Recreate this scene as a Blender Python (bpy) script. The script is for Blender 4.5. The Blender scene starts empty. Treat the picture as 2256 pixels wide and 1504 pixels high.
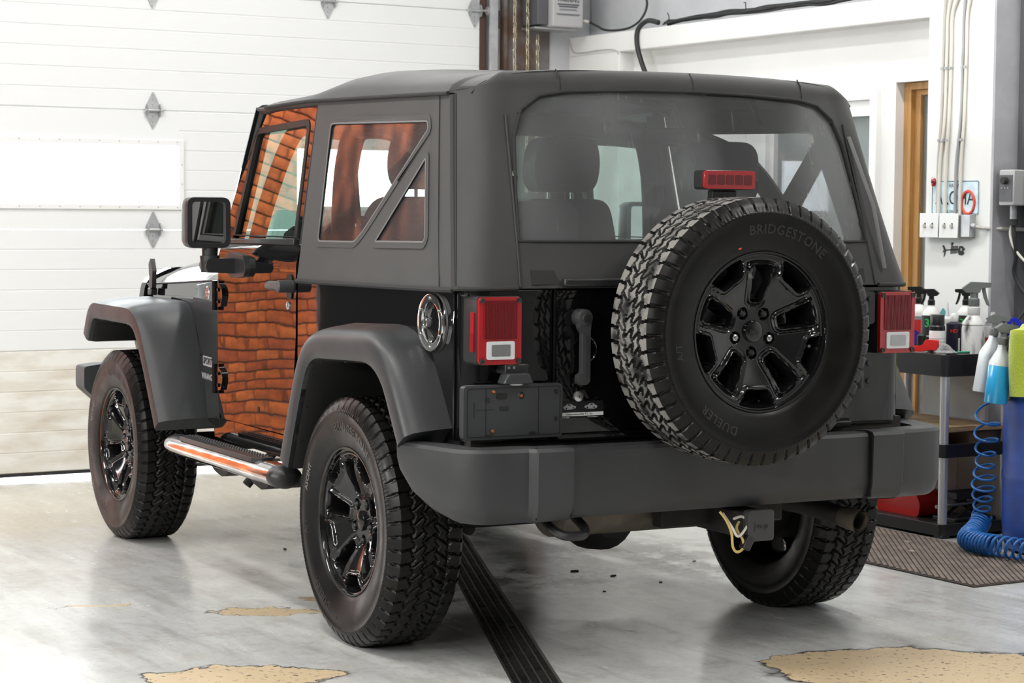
import bpy, bmesh, math, random
import numpy as np
from mathutils import Vector, Matrix
from mathutils.geometry import tessellate_polygon

random.seed(7); np.random.seed(7)
scene = bpy.context.scene
COL = scene.collection
PI = math.pi
R = math.radians

# ------------------------------------------------------------------ camera
def make_camera():
    yaw, pitch, roll = R(27.7856 + 3.0), R(3.5105), R(0.4686)
    fw = Vector((math.sin(yaw)*math.cos(pitch), math.cos(yaw)*math.cos(pitch), -math.sin(pitch)))
    r = Vector((math.cos(yaw), -math.sin(yaw), 0)); u = r.cross(fw)
    c, s = math.cos(roll), math.sin(roll)
    r2 = c*r + s*u; u2 = -s*r + c*u
    cd = bpy.data.cameras.new('camera'); co = bpy.data.objects.new('camera', cd); COL.objects.link(co)
    m = Matrix((( r2.x, u2.x, -fw.x, -3.8257), (r2.y, u2.y, -fw.y, -5.8856), (r2.z, u2.z, -fw.z, 1.3687), (0, 0, 0, 1)))
    co.matrix_world = m
    cd.sensor_width = 36.0; cd.lens = 36.0*4642.2/2256; cd.clip_end = 200; cd.clip_start = 0.05
    cd.dof.use_dof = True; cd.dof.focus_distance = 6.6; cd.dof.aperture_fstop = 9.0
    scene.camera = co
make_camera()

# ------------------------------------------------------------------ world, lights, exposure
world = bpy.data.worlds.new('overcast_sky'); scene.world = world; world.use_nodes = True
_bg = world.node_tree.nodes['Background']
_bg.inputs[0].default_value = (0.93, 0.97, 1.0, 1); _bg.inputs[1].default_value = 13.0

def area_light(name, loc, size, power, rot=(0, 0, 0), color=(1, 1, 1)):
    l = bpy.data.lights.new(name, 'AREA'); l.shape = 'RECTANGLE'; l.size, l.size_y = size
    l.energy = power; l.color = color
    o = bpy.data.objects.new(name, l); COL.objects.link(o); o.location = loc; o.rotation_euler = rot
    return o
CEIL = 4.2
# ceiling fluorescent fixtures: (x, y, watts)
LAMPS = [(-2.3, 2.4, 52), (0.6, 2.4, 42), (-2.3, -0.4, 66), (1.7, 0.2, 74), (-2.6, -3.6, 50), (1.5, -3.0, 70), (-4.6, 1.2, 40)]
for i, (lx, ly, lp) in enumerate(LAMPS):
    area_light('tube_light', (lx, ly, CEIL-0.125), (0.16, 1.5), lp, color=(1.0, 0.985, 0.95))

# unseen left-wall fill lamps, added to brighten the right wall: (y, watts)
ADDED_WALL_LAMPS = [(-3.4, 80), (-1.2, 80), (1.0, 76)]
for ly, lp in ADDED_WALL_LAMPS:
    area_light('batten_light', (-5.385, ly, 1.95), (0.12, 1.5), lp, rot=(0, -PI/2, 0), color=(1.0, 0.985, 0.95))

vs = scene.view_settings
vs.view_transform = 'Standard'; vs.look = 'None'; vs.gamma = 1.0; vs.use_curve_mapping = False
vs.exposure = 0.02
try:
    scene.cycles.use_denoising = True
    scene.cycles.max_bounces = 8; scene.cycles.diffuse_bounces = 4; scene.cycles.glossy_bounces = 4; scene.cycles.transmission_bounces = 4; scene.cycles.transparent_max_bounces = 14
    scene.cycles.sample_clamp_indirect = 6.0
    scene.cycles.caustics_reflective = False; scene.cycles.caustics_refractive = False
except Exception: pass

# ------------------------------------------------------------------ materials
MATS = {}
def nt(name):
    m = bpy.data.materials.new(name); m.use_nodes = True
    b = m.node_tree.nodes['Principled BSDF']; return m, m.node_tree, b
def mat(name, col, rough=0.5, metal=0.0, spec=0.5, var=0.0, vscale=6.0, bump=0.0, bscale=200.0, bdist=0.001,
        coat=0.0, rvar=0.0, rscale=8.0, emit=None, sheen=0.0, col2=None, lo=0.4, hi=0.65, stretch=None):
    if name in MATS: return MATS[name]
    m, t, b = nt(name); N = t.nodes; L = t.links
    c = (col[0], col[1], col[2], 1)
    b.inputs['Base Color'].default_value = c; b.inputs['Roughness'].default_value = rough
    b.inputs['Metallic'].default_value = metal; b.inputs['Specular IOR Level'].default_value = spec
    b.inputs['Coat Weight'].default_value = coat; b.inputs['Sheen Weight'].default_value = sheen
    tc = N.new('ShaderNodeTexCoord')
    co = tc.outputs['Object']
    if stretch:
        mp = N.new('ShaderNodeMapping'); mp.inputs['Scale'].default_value = stretch; L.new(co, mp.inputs[0]); co = mp.outputs[0]
    if var > 0 or col2:
        n = N.new('ShaderNodeTexNoise'); n.inputs['Scale'].default_value = vscale; n.inputs['Detail'].default_value = 6
        L.new(co, n.inputs['Vector'])
        r = N.new('ShaderNodeValToRGB'); r.color_ramp.elements[0].position = lo; r.color_ramp.elements[1].position = hi
        c2 = col2 if col2 else tuple(min(1, x*(1+var)) for x in col)
        c1 = col if col2 else tuple(x*(1-var) for x in col)
        r.color_ramp.elements[0].color = (*c1, 1); r.color_ramp.elements[1].color = (*c2, 1)
        L.new(n.outputs[0], r.inputs[0]); L.new(r.outputs[0], b.inputs['Base Color'])
    if rvar > 0:
        n = N.new('ShaderNodeTexNoise'); n.inputs['Scale'].default_value = rscale; n.inputs['Detail'].default_value = 4
        L.new(co, n.inputs['Vector'])
        mr = N.new('ShaderNodeMapRange'); mr.inputs[3].default_value = max(0, rough-rvar); mr.inputs[4].default_value = rough+rvar
        mr.inputs[1].default_value = 0.3; mr.inputs[2].default_value = 0.7
        L.new(n.outputs[0], mr.inputs[0]); L.new(mr.outputs[0], b.inputs['Roughness'])
    if bump > 0:
        n = N.new('ShaderNodeTexNoise'); n.inputs['Scale'].default_value = bscale; n.inputs['Detail'].default_value = 3
        L.new(co, n.inputs['Vector'])
        bp = N.new('ShaderNodeBump'); bp.inputs['Strength'].default_value = bump; bp.inputs['Distance'].default_value = bdist
        L.new(n.outputs[0], bp.inputs['Height']); L.new(bp.outputs[0], b.inputs['Normal'])
    if emit:
        b.inputs['Emission Color'].default_value = (*emit[0], 1); b.inputs['Emission Strength'].default_value = emit[1]
    MATS[name] = m
    return m

def see_through(name, tint, haze=0.0, haze_col=(0.5, 0.5, 0.5), rough=0.02, ior=1.5, scratch=False, hvar=0.0):
    """clear sheet: transparent + dielectric gloss (+ diffuse haze with cloudy variation)"""
    m = bpy.data.materials.new(name); m.use_nodes = True; t = m.node_tree; N = t.nodes; L = t.links
    N.clear(); out = N.new('ShaderNodeOutputMaterial')
    tr = N.new('ShaderNodeBsdfTransparent'); tr.inputs[0].default_value = (*tint, 1)
    gl = N.new('ShaderNodeBsdfGlossy'); gl.inputs['Roughness'].default_value = rough; gl.inputs[0].default_value = (1, 1, 1, 1)
    fr = N.new('ShaderNodeFresnel'); ge = N.new('ShaderNodeNewGeometry')     # same reflectance from both faces of a thin sheet
    mi = N.new('ShaderNodeMapRange'); mi.inputs[3].default_value = ior; mi.inputs[4].default_value = 1/ior; L.new(ge.outputs['Backfacing'], mi.inputs[0]); L.new(mi.outputs[0], fr.inputs[0])
    tc = N.new('ShaderNodeTexCoord')
    base = tr.outputs[0]
    if haze > 0:
        df = N.new('ShaderNodeBsdfDiffuse'); df.inputs[0].default_value = (*haze_col, 1)
        tl = N.new('ShaderNodeBsdfTranslucent'); tl.inputs[0].default_value = (*haze_col, 1)
        md = N.new('ShaderNodeMixShader'); md.inputs[0].default_value = 0.45; L.new(df.outputs[0], md.inputs[1]); L.new(tl.outputs[0], md.inputs[2])
        mx = N.new('ShaderNodeMixShader'); L.new(base, mx.inputs[1]); L.new(md.outputs[0], mx.inputs[2]); mx.inputs[0].default_value = haze
        if hvar > 0:
            n = N.new('ShaderNodeTexNoise'); n.inputs['Scale'].default_value = 2.6; n.inputs['Detail'].default_value = 1.0
            mv = N.new('ShaderNodeMapping'); mv.inputs['Scale'].default_value = (1, 1, .45); mv.inputs['Rotation'].default_value = (0, .25, 0)
            L.new(tc.outputs['Object'], mv.inputs[0]); L.new(mv.outputs[0], n.inputs['Vector'])
            mr = N.new('ShaderNodeMapRange'); mr.inputs[1].default_value = .35; mr.inputs[2].default_value = .68
            mr.inputs[3].default_value = max(0, haze-hvar); mr.inputs[4].default_value = haze+hvar
            L.new(n.outputs[0], mr.inputs[0]); fac = mr.outputs[0]
            if scratch:
                w = N.new('ShaderNodeTexNoise'); w.inputs['Scale'].default_value = 60; w.inputs['Detail'].default_value = 5
                mp = N.new('ShaderNodeMapping'); mp.inputs['Scale'].default_value = (1, 1, .04); mp.inputs['Rotation'].default_value = (.2, .1, .3)
                L.new(tc.outputs['Object'], mp.inputs[0]); L.new(mp.outputs[0], w.inputs['Vector'])
                ms = N.new('ShaderNodeMapRange'); ms.inputs[1].default_value = .62; ms.inputs[2].default_value = .75; ms.inputs[4].default_value = .12
                L.new(w.outputs[0], ms.inputs[0])
                ad = N.new('ShaderNodeMath'); L.new(fac, ad.inputs[0]); L.new(ms.outputs[0], ad.inputs[1]); fac = ad.outputs[0]
            L.new(fac, mx.inputs[0])
        base = mx.outputs[0]
    if scratch:
        n = N.new('ShaderNodeTexNoise'); n.inputs['Scale'].default_value = 3.0; n.inputs['Detail'].default_value = 2
        L.new(tc.outputs['Object'], n.inputs['Vector'])
        bp = N.new('ShaderNodeBump'); bp.inputs['Strength'].default_value = .35; bp.inputs['Distance'].default_value = .03
        L.new(n.outputs[0], bp.inputs['Height']); L.new(bp.outputs[0], gl.inputs['Normal']); L.new(bp.outputs[0], fr.inputs['Normal'])
    m2 = N.new('ShaderNodeMixShader'); L.new(fr.outputs[0], m2.inputs[0]); L.new(base, m2.inputs[1]); L.new(gl.outputs[0], m2.inputs[2])
    L.new(m2.outputs[0], out.inputs[0]); MATS[name] = m
    return m

mat('paint', (.0035, .0035, .004), .025, spec=.62, bump=.035, bscale=3.0, bdist=.02)
mat('flare', (.023, .0242, .0265), .44, bump=.25, bscale=420, bdist=.0006, rvar=.06, rscale=5)
mat('bumper', (.031, .0325, .0345), .5, bump=.25, bscale=420, bdist=.0006, var=.18, vscale=4, rvar=.08)
mat('plastic', (.018, .018, .019), .38, bump=.12, bscale=500, bdist=.0004)
mat('plastic_grey', (.045, .045, .047), .45)
mat('bracket', (.032, .034, .036), .4, bump=.1, bscale=300, bdist=.0005)
mat('fabric', (.026, .026, .0265), .68, bump=.5, bscale=900, bdist=.0006, sheen=.12, var=.10, vscale=5)
mat('fabric_dark', (.016, .016, .0165), .8, bump=.4, bscale=700, bdist=.0006)
mat('welt', (.13, .13, .13), .6)
mat('rubber', (.0045, .0042, .0040), .36, spec=.24, bump=.15, bscale=90, bdist=.001, rvar=.12, rscale=9)
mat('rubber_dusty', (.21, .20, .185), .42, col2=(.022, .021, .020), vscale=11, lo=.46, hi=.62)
mat('letter', (.016, .0155, .015), .4)
mat('letter_pale', (.16, .16, .16), .5)
mat('seal', (.008, .008, .008), .5)
mat('wheel', (.006, .006, .0065), .10, spec=.6, bump=.05, bscale=40, bdist=.0006)
mat('dark', (.006, .006, .006), .7)
mat('under', (.020, .018, .016), .75, var=.5, vscale=9)
mat('muffler', (.10, .085, .065), .6, metal=.3, var=.4, vscale=7)
mat('rust', (.12, .045, .018), .8, col2=(.05, .03, .022), vscale=9)
mat('chrome', (.80, .80, .80), .06, metal=1.0, rvar=.04, rscale=14)
mat('steel', (.45, .45, .45), .3, metal=1.0)
mat('chrome_dirty', (.72, .70, .68), .10, metal=1.0, rvar=.09, rscale=9, var=.25, vscale=8)
mat('red_lens', (.24, .006, .009), .16, spec=.6, bump=.35, bscale=260, bdist=.001, stretch=(1, 1, .02), coat=.6)
mat('red_rim', (.34, .009, .012), .12, coat=.8)
mat('red_deep', (.11, .006, .008), .2, coat=.5)
mat('clear_lens', (.62, .63, .64), .12, spec=.7, bump=.5, bscale=190, bdist=.0015, stretch=(1, 1, .05))
mat('badge', (.55, .55, .55), .25, metal=.8)
mat('decal', (.30, .30, .31), .5)
mat('decal_dark', (.02, .02, .02), .5)
mat('sticker_black', (.012, .012, .013), .2)
mat('sticker_white', (.8, .8, .8), .4)
mat('sticker_grey', (.32, .32, .34), .4)
mat('copper', (.45, .16, .05), .4, metal=.7)
mat('leather', (.020, .020, .021), .6, bump=.2, bscale=200, bdist=.001)
mat('mirror', (.9, .9, .9), .01, metal=1.0)
mat('wire_yellow', (.65, .48, .16), .45)
mat('orange_dot', (.75, .08, .02), .5)
see_through('glass_side', (.80, .90, .87))
see_through('glass_wind', (.72, .86, .82))
see_through('vinyl_side', (.84, .83, .84), haze=.10, haze_col=(.42, .38, .38), rough=.16, scratch=True, hvar=.06)
see_through('vinyl_rear', (.82, .86, .87), haze=.21, haze_col=(.68, .70, .71), rough=.10, scratch=True, hvar=.13)
see_through('glass_pane', (.97, .98, .98))
see_through('glass_room', (.86, .90, .90), haze=.25, haze_col=(.6, .64, .64))

# ------------------------------------------------------------------ mesh helpers
def finish(name, verts, faces, m, parent=None, smooth=35, bevel=0.0, seg=2):
    me = bpy.data.meshes.new(name); me.from_pydata([tuple(v) for v in verts], [], faces); me.update()
    return finish_mesh(name, me, m, parent, smooth, bevel, seg)
def finish_mesh(name, me, m, parent=None, smooth=35, bevel=0.0, seg=2):
    bm = bmesh.new(); bm.from_mesh(me); bmesh.ops.remove_doubles(bm, verts=bm.verts, dist=1e-6)
    bmesh.ops.recalc_face_normals(bm, faces=bm.faces); bm.to_mesh(me); bm.free()
    if smooth:
        me.polygons.foreach_set('use_smooth', [True]*len(me.polygons)); me.set_sharp_from_angle(angle=R(smooth))
    if m: me.materials.append(MATS[m] if isinstance(m, str) else m)
    o = bpy.data.objects.new(name, me); COL.objects.link(o)
    if parent: o.parent = parent
    if bevel > 0:
        b = o.modifiers.new('bevel', 'BEVEL'); b.width = bevel; b.segments = seg; b.limit_method = 'ANGLE'; b.angle_limit = R(40)
        b.harden_normals = False
    return o

class MB:
    def __init__(s): s.v = []; s.f = []
    def add(s, v, f):
        n = len(s.v); s.v += [tuple(x) for x in v]; s.f += [tuple(i+n for i in q) for q in f]; return s
    def box(s, c, d, rz=0.0, M=None):
        x, y, z = d[0]/2, d[1]/2, d[2]/2
        P = [(-x,-y,-z),(x,-y,-z),(x,y,-z),(-x,y,-z),(-x,-y,z),(x,-y,z),(x,y,z),(-x,y,z)]
        if rz: P = [(a*math.cos(rz)-b*math.sin(rz), a*math.sin(rz)+b*math.cos(rz), k) for a, b, k in P]
        if M is not None: P = [tuple(M @ Vector(p)) for p in P]
        return s.add([(a+c[0], b+c[1], k+c[2]) for a, b, k in P], [(0,3,2,1),(4,5,6,7),(0,1,5,4),(1,2,6,5),(2,3,7,6),(3,0,4,7)])
    def b2(s, x0, x1, y0, y1, z0, z1): return s.box(((x0+x1)/2, (y0+y1)/2, (z0+z1)/2), (abs(x1-x0), abs(y1-y0), abs(z1-z0)))
    def tube(s, path, r, n=12, caps=True, sx=1.0, closed=False):
        P = [Vector(p) for p in path]; k = len(P); rr = r if hasattr(r, '__len__') else [r]*k
        V = []; up = None
        for i, p in enumerate(P):
            t = (P[(i+1) % k if closed else min(i+1, k-1)] - P[(i-1) % k if closed else max(i-1, 0)])
            if t.length < 1e-9: t = Vector((0, 0, 1))
            t.normalize()
            if up is None:
                up = Vector((0, 0, 1)) if abs(t.z) < .9 else Vector((1, 0, 0))
            a = (up - t*up.dot(t)).normalized(); b = t.cross(a); up = a
            for j in range(n):
                w = 2*PI*j/n; V.append(p + a*math.cos(w)*rr[i] + b*math.sin(w)*rr[i]*sx)
        F = []
        for i in range(k if closed else k-1):
            i2 = (i+1) % k
            for j in range(n): F.append((i*n+j, i*n+(j+1) % n, i2*n+(j+1) % n, i2*n+j))
        if caps and not closed: F += [tuple(range(n))[::-1], tuple((k-1)*n+j for j in range(n))]
        return s.add(V, F)
    def cyl(s, a, b, r, n=20, r2=None, caps=True): return s.tube([a, b], [r, r if r2 is None else r2], n, caps)
    def lathe(s, prof, c=(0, 0, 0), ax='z', n=32, M=None, open_=False):
        V = []; F = []; k = len(prof)
        for r, h in prof:
            for j in range(n):
                w = 2*PI*j/n; q = (r*math.cos(w), r*math.sin(w), h)
                if ax == 'x': q = (q[2], q[0], q[1])
                elif ax == 'y': q = (q[0], q[2], q[1])
                if M is not None: q = tuple(M @ Vector(q))
                V.append((q[0]+c[0], q[1]+c[1], q[2]+c[2]))
        for i in range(k-1):
            for j in range(n): F.append((i*n+j, i*n+(j+1) % n, (i+1)*n+(j+1) % n, (i+1)*n+j))
        closed = abs(prof[0][0]-prof[-1][0]) < 1e-9 and abs(prof[0][1]-prof[-1][1]) < 1e-9
        if open_: closed = True
        if prof[0][0] > 1e-6 and not closed: F.append(tuple(range(n))[::-1])
        if prof[-1][0] > 1e-6 and not closed: F.append(tuple((k-1)*n+j for j in range(n)))
        return s.add(V, F)
    def grid(s, fn, nu, nv, u0=0., u1=1., v0=0., v1=1., close_u=False):
        V = [fn(u0+(u1-u0)*i/(nu if close_u else nu-1), v0+(v1-v0)*j/(nv-1)) for i in range(nu) for j in range(nv)]
        F = [((i % nu)*nv+j, ((i+1) % nu)*nv+j, ((i+1) % nu)*nv+j+1, (i % nu)*nv+j+1) for i in range(nu if close_u else nu-1) for j in range(nv-1)]
        return s.add(V, F)
    def plate(s, outer, holes, w0, w1, fn):
        """2-D outline (with holes) extruded between w0 and w1, mapped by fn(u,v,w)"""
        loops = [[Vector((p[0], p[1], 0)) for p in lp] for lp in [outer]+list(holes)]
        T = tessellate_polygon(loops); flat = [p for lp in loops for p in lp]; n = len(flat)
        V = [fn(p.x, p.y, w0) for p in flat] + [fn(p.x, p.y, w1) for p in flat]
        F = [tuple(t) for t in T] + [tuple(i+n for i in t[::-1]) for t in T]
        o = 0
        for lp in loops:
            k = len(lp)
            for i in range(k): F.append((o+i, o+(i+1) % k, o+(i+1) % k+n, o+i+n))
            o += k
        return s.add(V, F)
    def out(s, name, m, parent=None, smooth=35, bevel=0.0, seg=2): return finish(name, s.v, s.f, m, parent, smooth, bevel, seg)

def rounded(pts, r, n=5):
    """round the corners of a closed 2-D polygon; r scalar or list"""
    out = []; k = len(pts)
    for i in range(k):
        p0 = np.array(pts[i-1], float); p = np.array(pts[i], float); p1 = np.array(pts[(i+1) % k], float)
        rr = r[i] if hasattr(r, '__len__') else r
        a = p0-p; b = p1-p; la = np.linalg.norm(a); lb = np.linalg.norm(b)
        d = min(rr, la*.49, lb*.49)
        if d < 1e-6: out.append(tuple(p)); continue
        A = p+a/la*d; B = p+b/lb*d
        for j in range(n+1):
            t = j/n; out.append(tuple((1-t)**2*A + 2*t*(1-t)*p + t*t*B))
    return out
def rrect(w, h, r, n=5, c=(0, 0)): return rounded([(c[0]-w/2, c[1]-h/2), (c[0]+w/2, c[1]-h/2), (c[0]+w/2, c[1]+h/2), (c[0]-w/2, c[1]+h/2)], r, n)
def circle(r, n=32, c=(0, 0)): return [(c[0]+r*math.cos(2*PI*i/n), c[1]+r*math.sin(2*PI*i/n)) for i in range(n)]
def inset(pts, d):
    """offset a closed polygon inwards by d (positive) along averaged normals"""
    P = np.array(pts, float); area = 0.5*np.sum(P[:, 0]*np.roll(P[:, 1], -1)-np.roll(P[:, 0], -1)*P[:, 1]); sg = 1 if area > 0 else -1
    k = len(P); o = []
    for i in range(k):
        a = P[i]-P[i-1]; b = P[(i+1) % k]-P[i]
        na = np.array([-a[1], a[0]])/(np.linalg.norm(a)+1e-12); nb = np.array([-b[1], b[0]])/(np.linalg.norm(b)+1e-12)
        m = na+nb; m /= (np.linalg.norm(m)+1e-12); c = max(.4, m@na)
        o.append(tuple(P[i]+sg*m*d/c))
    return o
def spline(pts, n=8, closed=False):
    P = [np.array(p, float) for p in pts]; k = len(P); out = []
    for i in range(k if closed else k-1):
        g = (lambda j: P[j % k]) if closed else (lambda j: P[max(0, min(k-1, j))])
        p0, p1, p2, p3 = g(i-1), g(i), g(i+1), g(i+2)
        for j in range(n):
            t = j/n; out.append(tuple(.5*((2*p1)+(-p0+p2)*t+(2*p0-5*p1+4*p2-p3)*t*t+(-p0+3*p1-3*p2+p3)*t**3)))
    if not closed: out.append(tuple(P[-1]))
    return out
def interp(x, tab):
    xs = [t[0] for t in tab]
    return [float(np.interp(x, xs, [t[i] for t in tab])) for i in range(1, len(tab[0]))]
def text_raw(txt, size, depth=.0006, align='CENTER', spacing=1.0, shear=0.0, offset=0.0, res=3):
    cu = bpy.data.curves.new('txt', 'FONT'); cu.body = txt; cu.size = size; cu.extrude = depth; cu.align_x = align; cu.align_y = 'CENTER'
    cu.space_character = spacing; cu.shear = shear; cu.offset = offset; cu.resolution_u = res
    ob = bpy.data.objects.new('txt', cu); COL.objects.link(ob)
    dg = bpy.context.evaluated_depsgraph_get(); me = bpy.data.meshes.new_from_object(ob.evaluated_get(dg))
    V = [tuple(v.co) for v in me.vertices]; F = [tuple(p.vertices) for p in me.polygons]
    bpy.data.objects.remove(ob); bpy.data.meshes.remove(me); bpy.data.curves.remove(cu)
    return V, F
def text(name, txt, size, fn, m, parent=None, **k):
    V, F = text_raw(txt, size, **k)
    return finish(name, [fn(*v) for v in V], F, m, parent, smooth=0)

def empty(name, loc=(0, 0, 0), rz=0.0, parent=None):
    o = bpy.data.objects.new(name, None); COL.objects.link(o); o.location = loc; o.rotation_euler = (0, 0, rz); o.empty_display_size = .1
    if parent: o.parent = parent
    return o
def tag(o, label, cat, group=None):
    o['label'] = label; o['category'] = cat
    if group: o['group'] = group
    return o
def struct(o): o['kind'] = 'structure'; return o
def lab(o, s): o['label'] = s; return o
def dup(o, parent=None):
    c = o.copy(); COL.objects.link(c)
    if parent: c.parent = parent
    return c

def solid(o, t, off=-1):
    sd = o.modifiers.new('solid', 'SOLIDIFY'); sd.thickness = t; sd.offset = off
    es = o.modifiers.new('split', 'EDGE_SPLIT'); es.split_angle = R(45); es.use_edge_sharp = False
    return o
# ================================================================== THE ROOM
# ---------------------------------------------------------------- sun outside (behind the building, lights the yard only)
_s = bpy.data.lights.new('sun', 'SUN'); _s.energy = 20.0; _s.angle = R(3); _s.color = (1.0, .95, .86)
_so = bpy.data.objects.new('sun', _s); COL.objects.link(_so)
_so.rotation_euler = Vector((.74, .46, -.49)).to_track_quat('-Z', 'Y').to_euler()

# ---------------------------------------------------------------- floor material
def floor_material():
    m, t, b = nt('coated_concrete'); N = t.nodes; L = t.links
    tc = N.new('ShaderNodeTexCoord'); P = tc.outputs['Object']
    def noise(scale, detail=6, dist=0.0, vec=None, rough=.55):
        n = N.new('ShaderNodeTexNoise'); n.inputs['Scale'].default_value = scale; n.inputs['Detail'].default_value = detail
        n.inputs['Distortion'].default_value = dist; n.inputs['Roughness'].default_value = rough
        L.new(vec or P, n.inputs['Vector']); return n
    def rng(src, a, b_, c=0., d=1.):
        r = N.new('ShaderNodeMapRange'); r.inputs[1].default_value = a; r.inputs[2].default_value = b_; r.inputs[3].default_value = c; r.inputs[4].default_value = d
        L.new(src, r.inputs[0]); return r.outputs[0]
    def mix(f, c1, c2):
        x = N.new('ShaderNodeMix'); x.data_type = 'RGBA'
        if hasattr(f, 'links'): L.new(f, x.inputs[0])
        else: x.inputs[0].default_value = f
        for k, c in ((6, c1), (7, c2)):
            if hasattr(c, 'links'): L.new(c, x.inputs[k])
            else: x.inputs[k].default_value = (*c, 1)
        return x.outputs[2]
    def math_(op, a, b_=None):
        x = N.new('ShaderNodeMath'); x.operation = op
        for k, c in ((0, a), (1, b_)):
            if c is None: continue
            if hasattr(c, 'links'): L.new(c, x.inputs[k])
            else: x.inputs[k].default_value = c
        return x.outputs[0]
    # worn grey coating with streaky scuffs
    def streaks(ang, scale, sq):
        mp = N.new('ShaderNodeMapping'); mp.inputs['Rotation'].default_value = (0, 0, ang); mp.inputs['Scale'].default_value = (1, sq, 1); L.new(P, mp.inputs[0])
        return noise(scale, 9, 0.0, mp.outputs[0], .62)
    streak = streaks(.9, 9, .18); streak2 = streaks(-.5, 14, .15)
    blot = noise(1.3, 4, 0.0, None, .5); fine = noise(30, 8, 0.0, None, .7)
    c = mix(rng(blot.outputs[0], .30, .70), (.50, .505, .495), (.60, .605, .60))
    c = mix(rng(streak.outputs[0], .50, .80, 0, .55), c, (.74, .74, .73))
    c = mix(rng(streak2.outputs[0], .47, .25, 0, .7), c, (.33, .32, .295))
    grime = noise(4.5, 11, 0.0, None, .78); grain = noise(90, 4, 0.0, None, .7)
    c = mix(rng(grime.outputs[0], .49, .68, 0, .75), c, (.34, .325, .285))
    c = mix(rng(grime.outputs[0], .46, .30, 0, .55), c, (.76, .76, .755))
    c = mix(rng(fine.outputs[0], .54, .74, 0, .55), c, (.33, .30, .25))
    c = mix(rng(grain.outputs[0], .55, .72, 0, .30), c, (.30, .27, .22))
    # sandy tint towards the big door where the coating has worn to bare concrete
    sx = N.new('ShaderNodeSeparateXYZ'); L.new(P, sx.inputs[0])
    edge = math_('ADD', sx.outputs[1], math_('MULTIPLY', math_('SUBTRACT', noise(3, 5).outputs[0], .5), 1.2))
    c = mix(rng(edge, 2.3, 2.9, 0, .8), c, mix(rng(fine.outputs[0], .4, .7), (.52, .47, .37), (.40, .36, .28)))
    # peeled patches with own outline
    wn = noise(5.5, 7, 0.3); wn2 = noise(3.1, 6, .2)
    off = N.new('ShaderNodeVectorMath'); off.operation = 'SUBTRACT'; L.new(wn.outputs[1], off.inputs[0]); off.inputs[1].default_value = (.5, .5, .5)
    sc = N.new('ShaderNodeVectorMath'); sc.operation = 'SCALE'; L.new(off.outputs[0], sc.inputs[0]); sc.inputs[3].default_value = .30
    ad = N.new('ShaderNodeVectorMath'); ad.operation = 'ADD'; L.new(P, ad.inputs[0]); L.new(sc.outputs[0], ad.inputs[1])
    mask = None
    for (x, y, rx, ry, a) in [(-.87, .68, .185, .075, -.35), (-.66, .78, .06, .035, -.35), (-1.36, -.22, .27, .16, -.42), (-1.37, 1.03, .11, .022, -.5),
                              (.45, -1.10, .44, .30, -.45), (1.02, -1.33, .30, .17, -.5), (.30, -.86, .20, .08, -.5)]:
        m1 = N.new('ShaderNodeMapping'); m1.vector_type = 'TEXTURE'
        m1.inputs['Location'].default_value = (x, y, 0); m1.inputs['Rotation'].default_value = (0, 0, a); m1.inputs['Scale'].default_value = (rx, ry, 1)
        L.new(ad.outputs[0], m1.inputs[0])
        ln = N.new('ShaderNodeVectorMath'); ln.operation = 'LENGTH'; L.new(m1.outputs[0], ln.inputs[0])
        v = ln.outputs['Value']; mask = v if mask is None else math_('MINIMUM', mask, v)
    inside = rng(mask, 1.0, .985)
    rim = math_('MULTIPLY', rng(mask, 1.10, 1.0), rng(mask, .97, 1.0))
    sp = noise(48, 3)
    tan = mix(rng(sp.outputs[0], .60, .65), (.62, .48, .30), (.10, .08, .06))
    tan = mix(rng(blot.outputs[0], .3, .6, 0, .4), tan, (.38, .30, .19))
    c = mix(rim, c, (.05, .045, .04)); c = mix(inside, c, tan)
    # dark water stains around the drain
    st = noise(3.4, 9, 0.0, None, .65)
    near = None
    for (x, y, r1) in [(.80, 1.05, .75), (.30, 2.0, .75), (-.25, .55, .4), (.30, .80, .6), (1.05, .6, .5)]:
        dv = N.new('ShaderNodeVectorMath'); dv.operation = 'DISTANCE'; L.new(P, dv.inputs[0]); dv.inputs[1].default_value = (x, y, 0)
        v = rng(dv.outputs['Value'], r1, r1*.3); near = v if near is None else math_('MAXIMUM', near, v)
    c = mix(math_('MULTIPLY', math_('MULTIPLY', rng(st.outputs[0], .44, .53), near), .85), c, (.10, .095, .088))
    L.new(c, b.inputs['Base Color'])
    # wet, uneven gloss
    wet = noise(1.7, 6, 0.0)
    rr = math_('ADD', rng(wet.outputs[0], .36, .64, .07, .22), rng(streak.outputs[0], .4, .75, -.01, .12))
    rr = math_('ADD', rr, rng(grime.outputs[0], .45, .65, -.02, .08))
    rr = math_('MAXIMUM', rr, math_('MULTIPLY', inside, .38))
    L.new(rr, b.inputs['Roughness']); b.inputs['Specular IOR Level'].default_value = .55
    bp = N.new('ShaderNodeBump'); bp.inputs['Strength'].default_value = .25; bp.inputs['Distance'].default_value = .004
    hh = math_('ADD', math_('MULTIPLY', fine.outputs[0], .25), math_('MULTIPLY', inside, -.5)); L.new(hh, bp.inputs['Height']); L.new(bp.outputs[0], b.inputs['Normal'])
    MATS['floor'] = m
floor_material()

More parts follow.
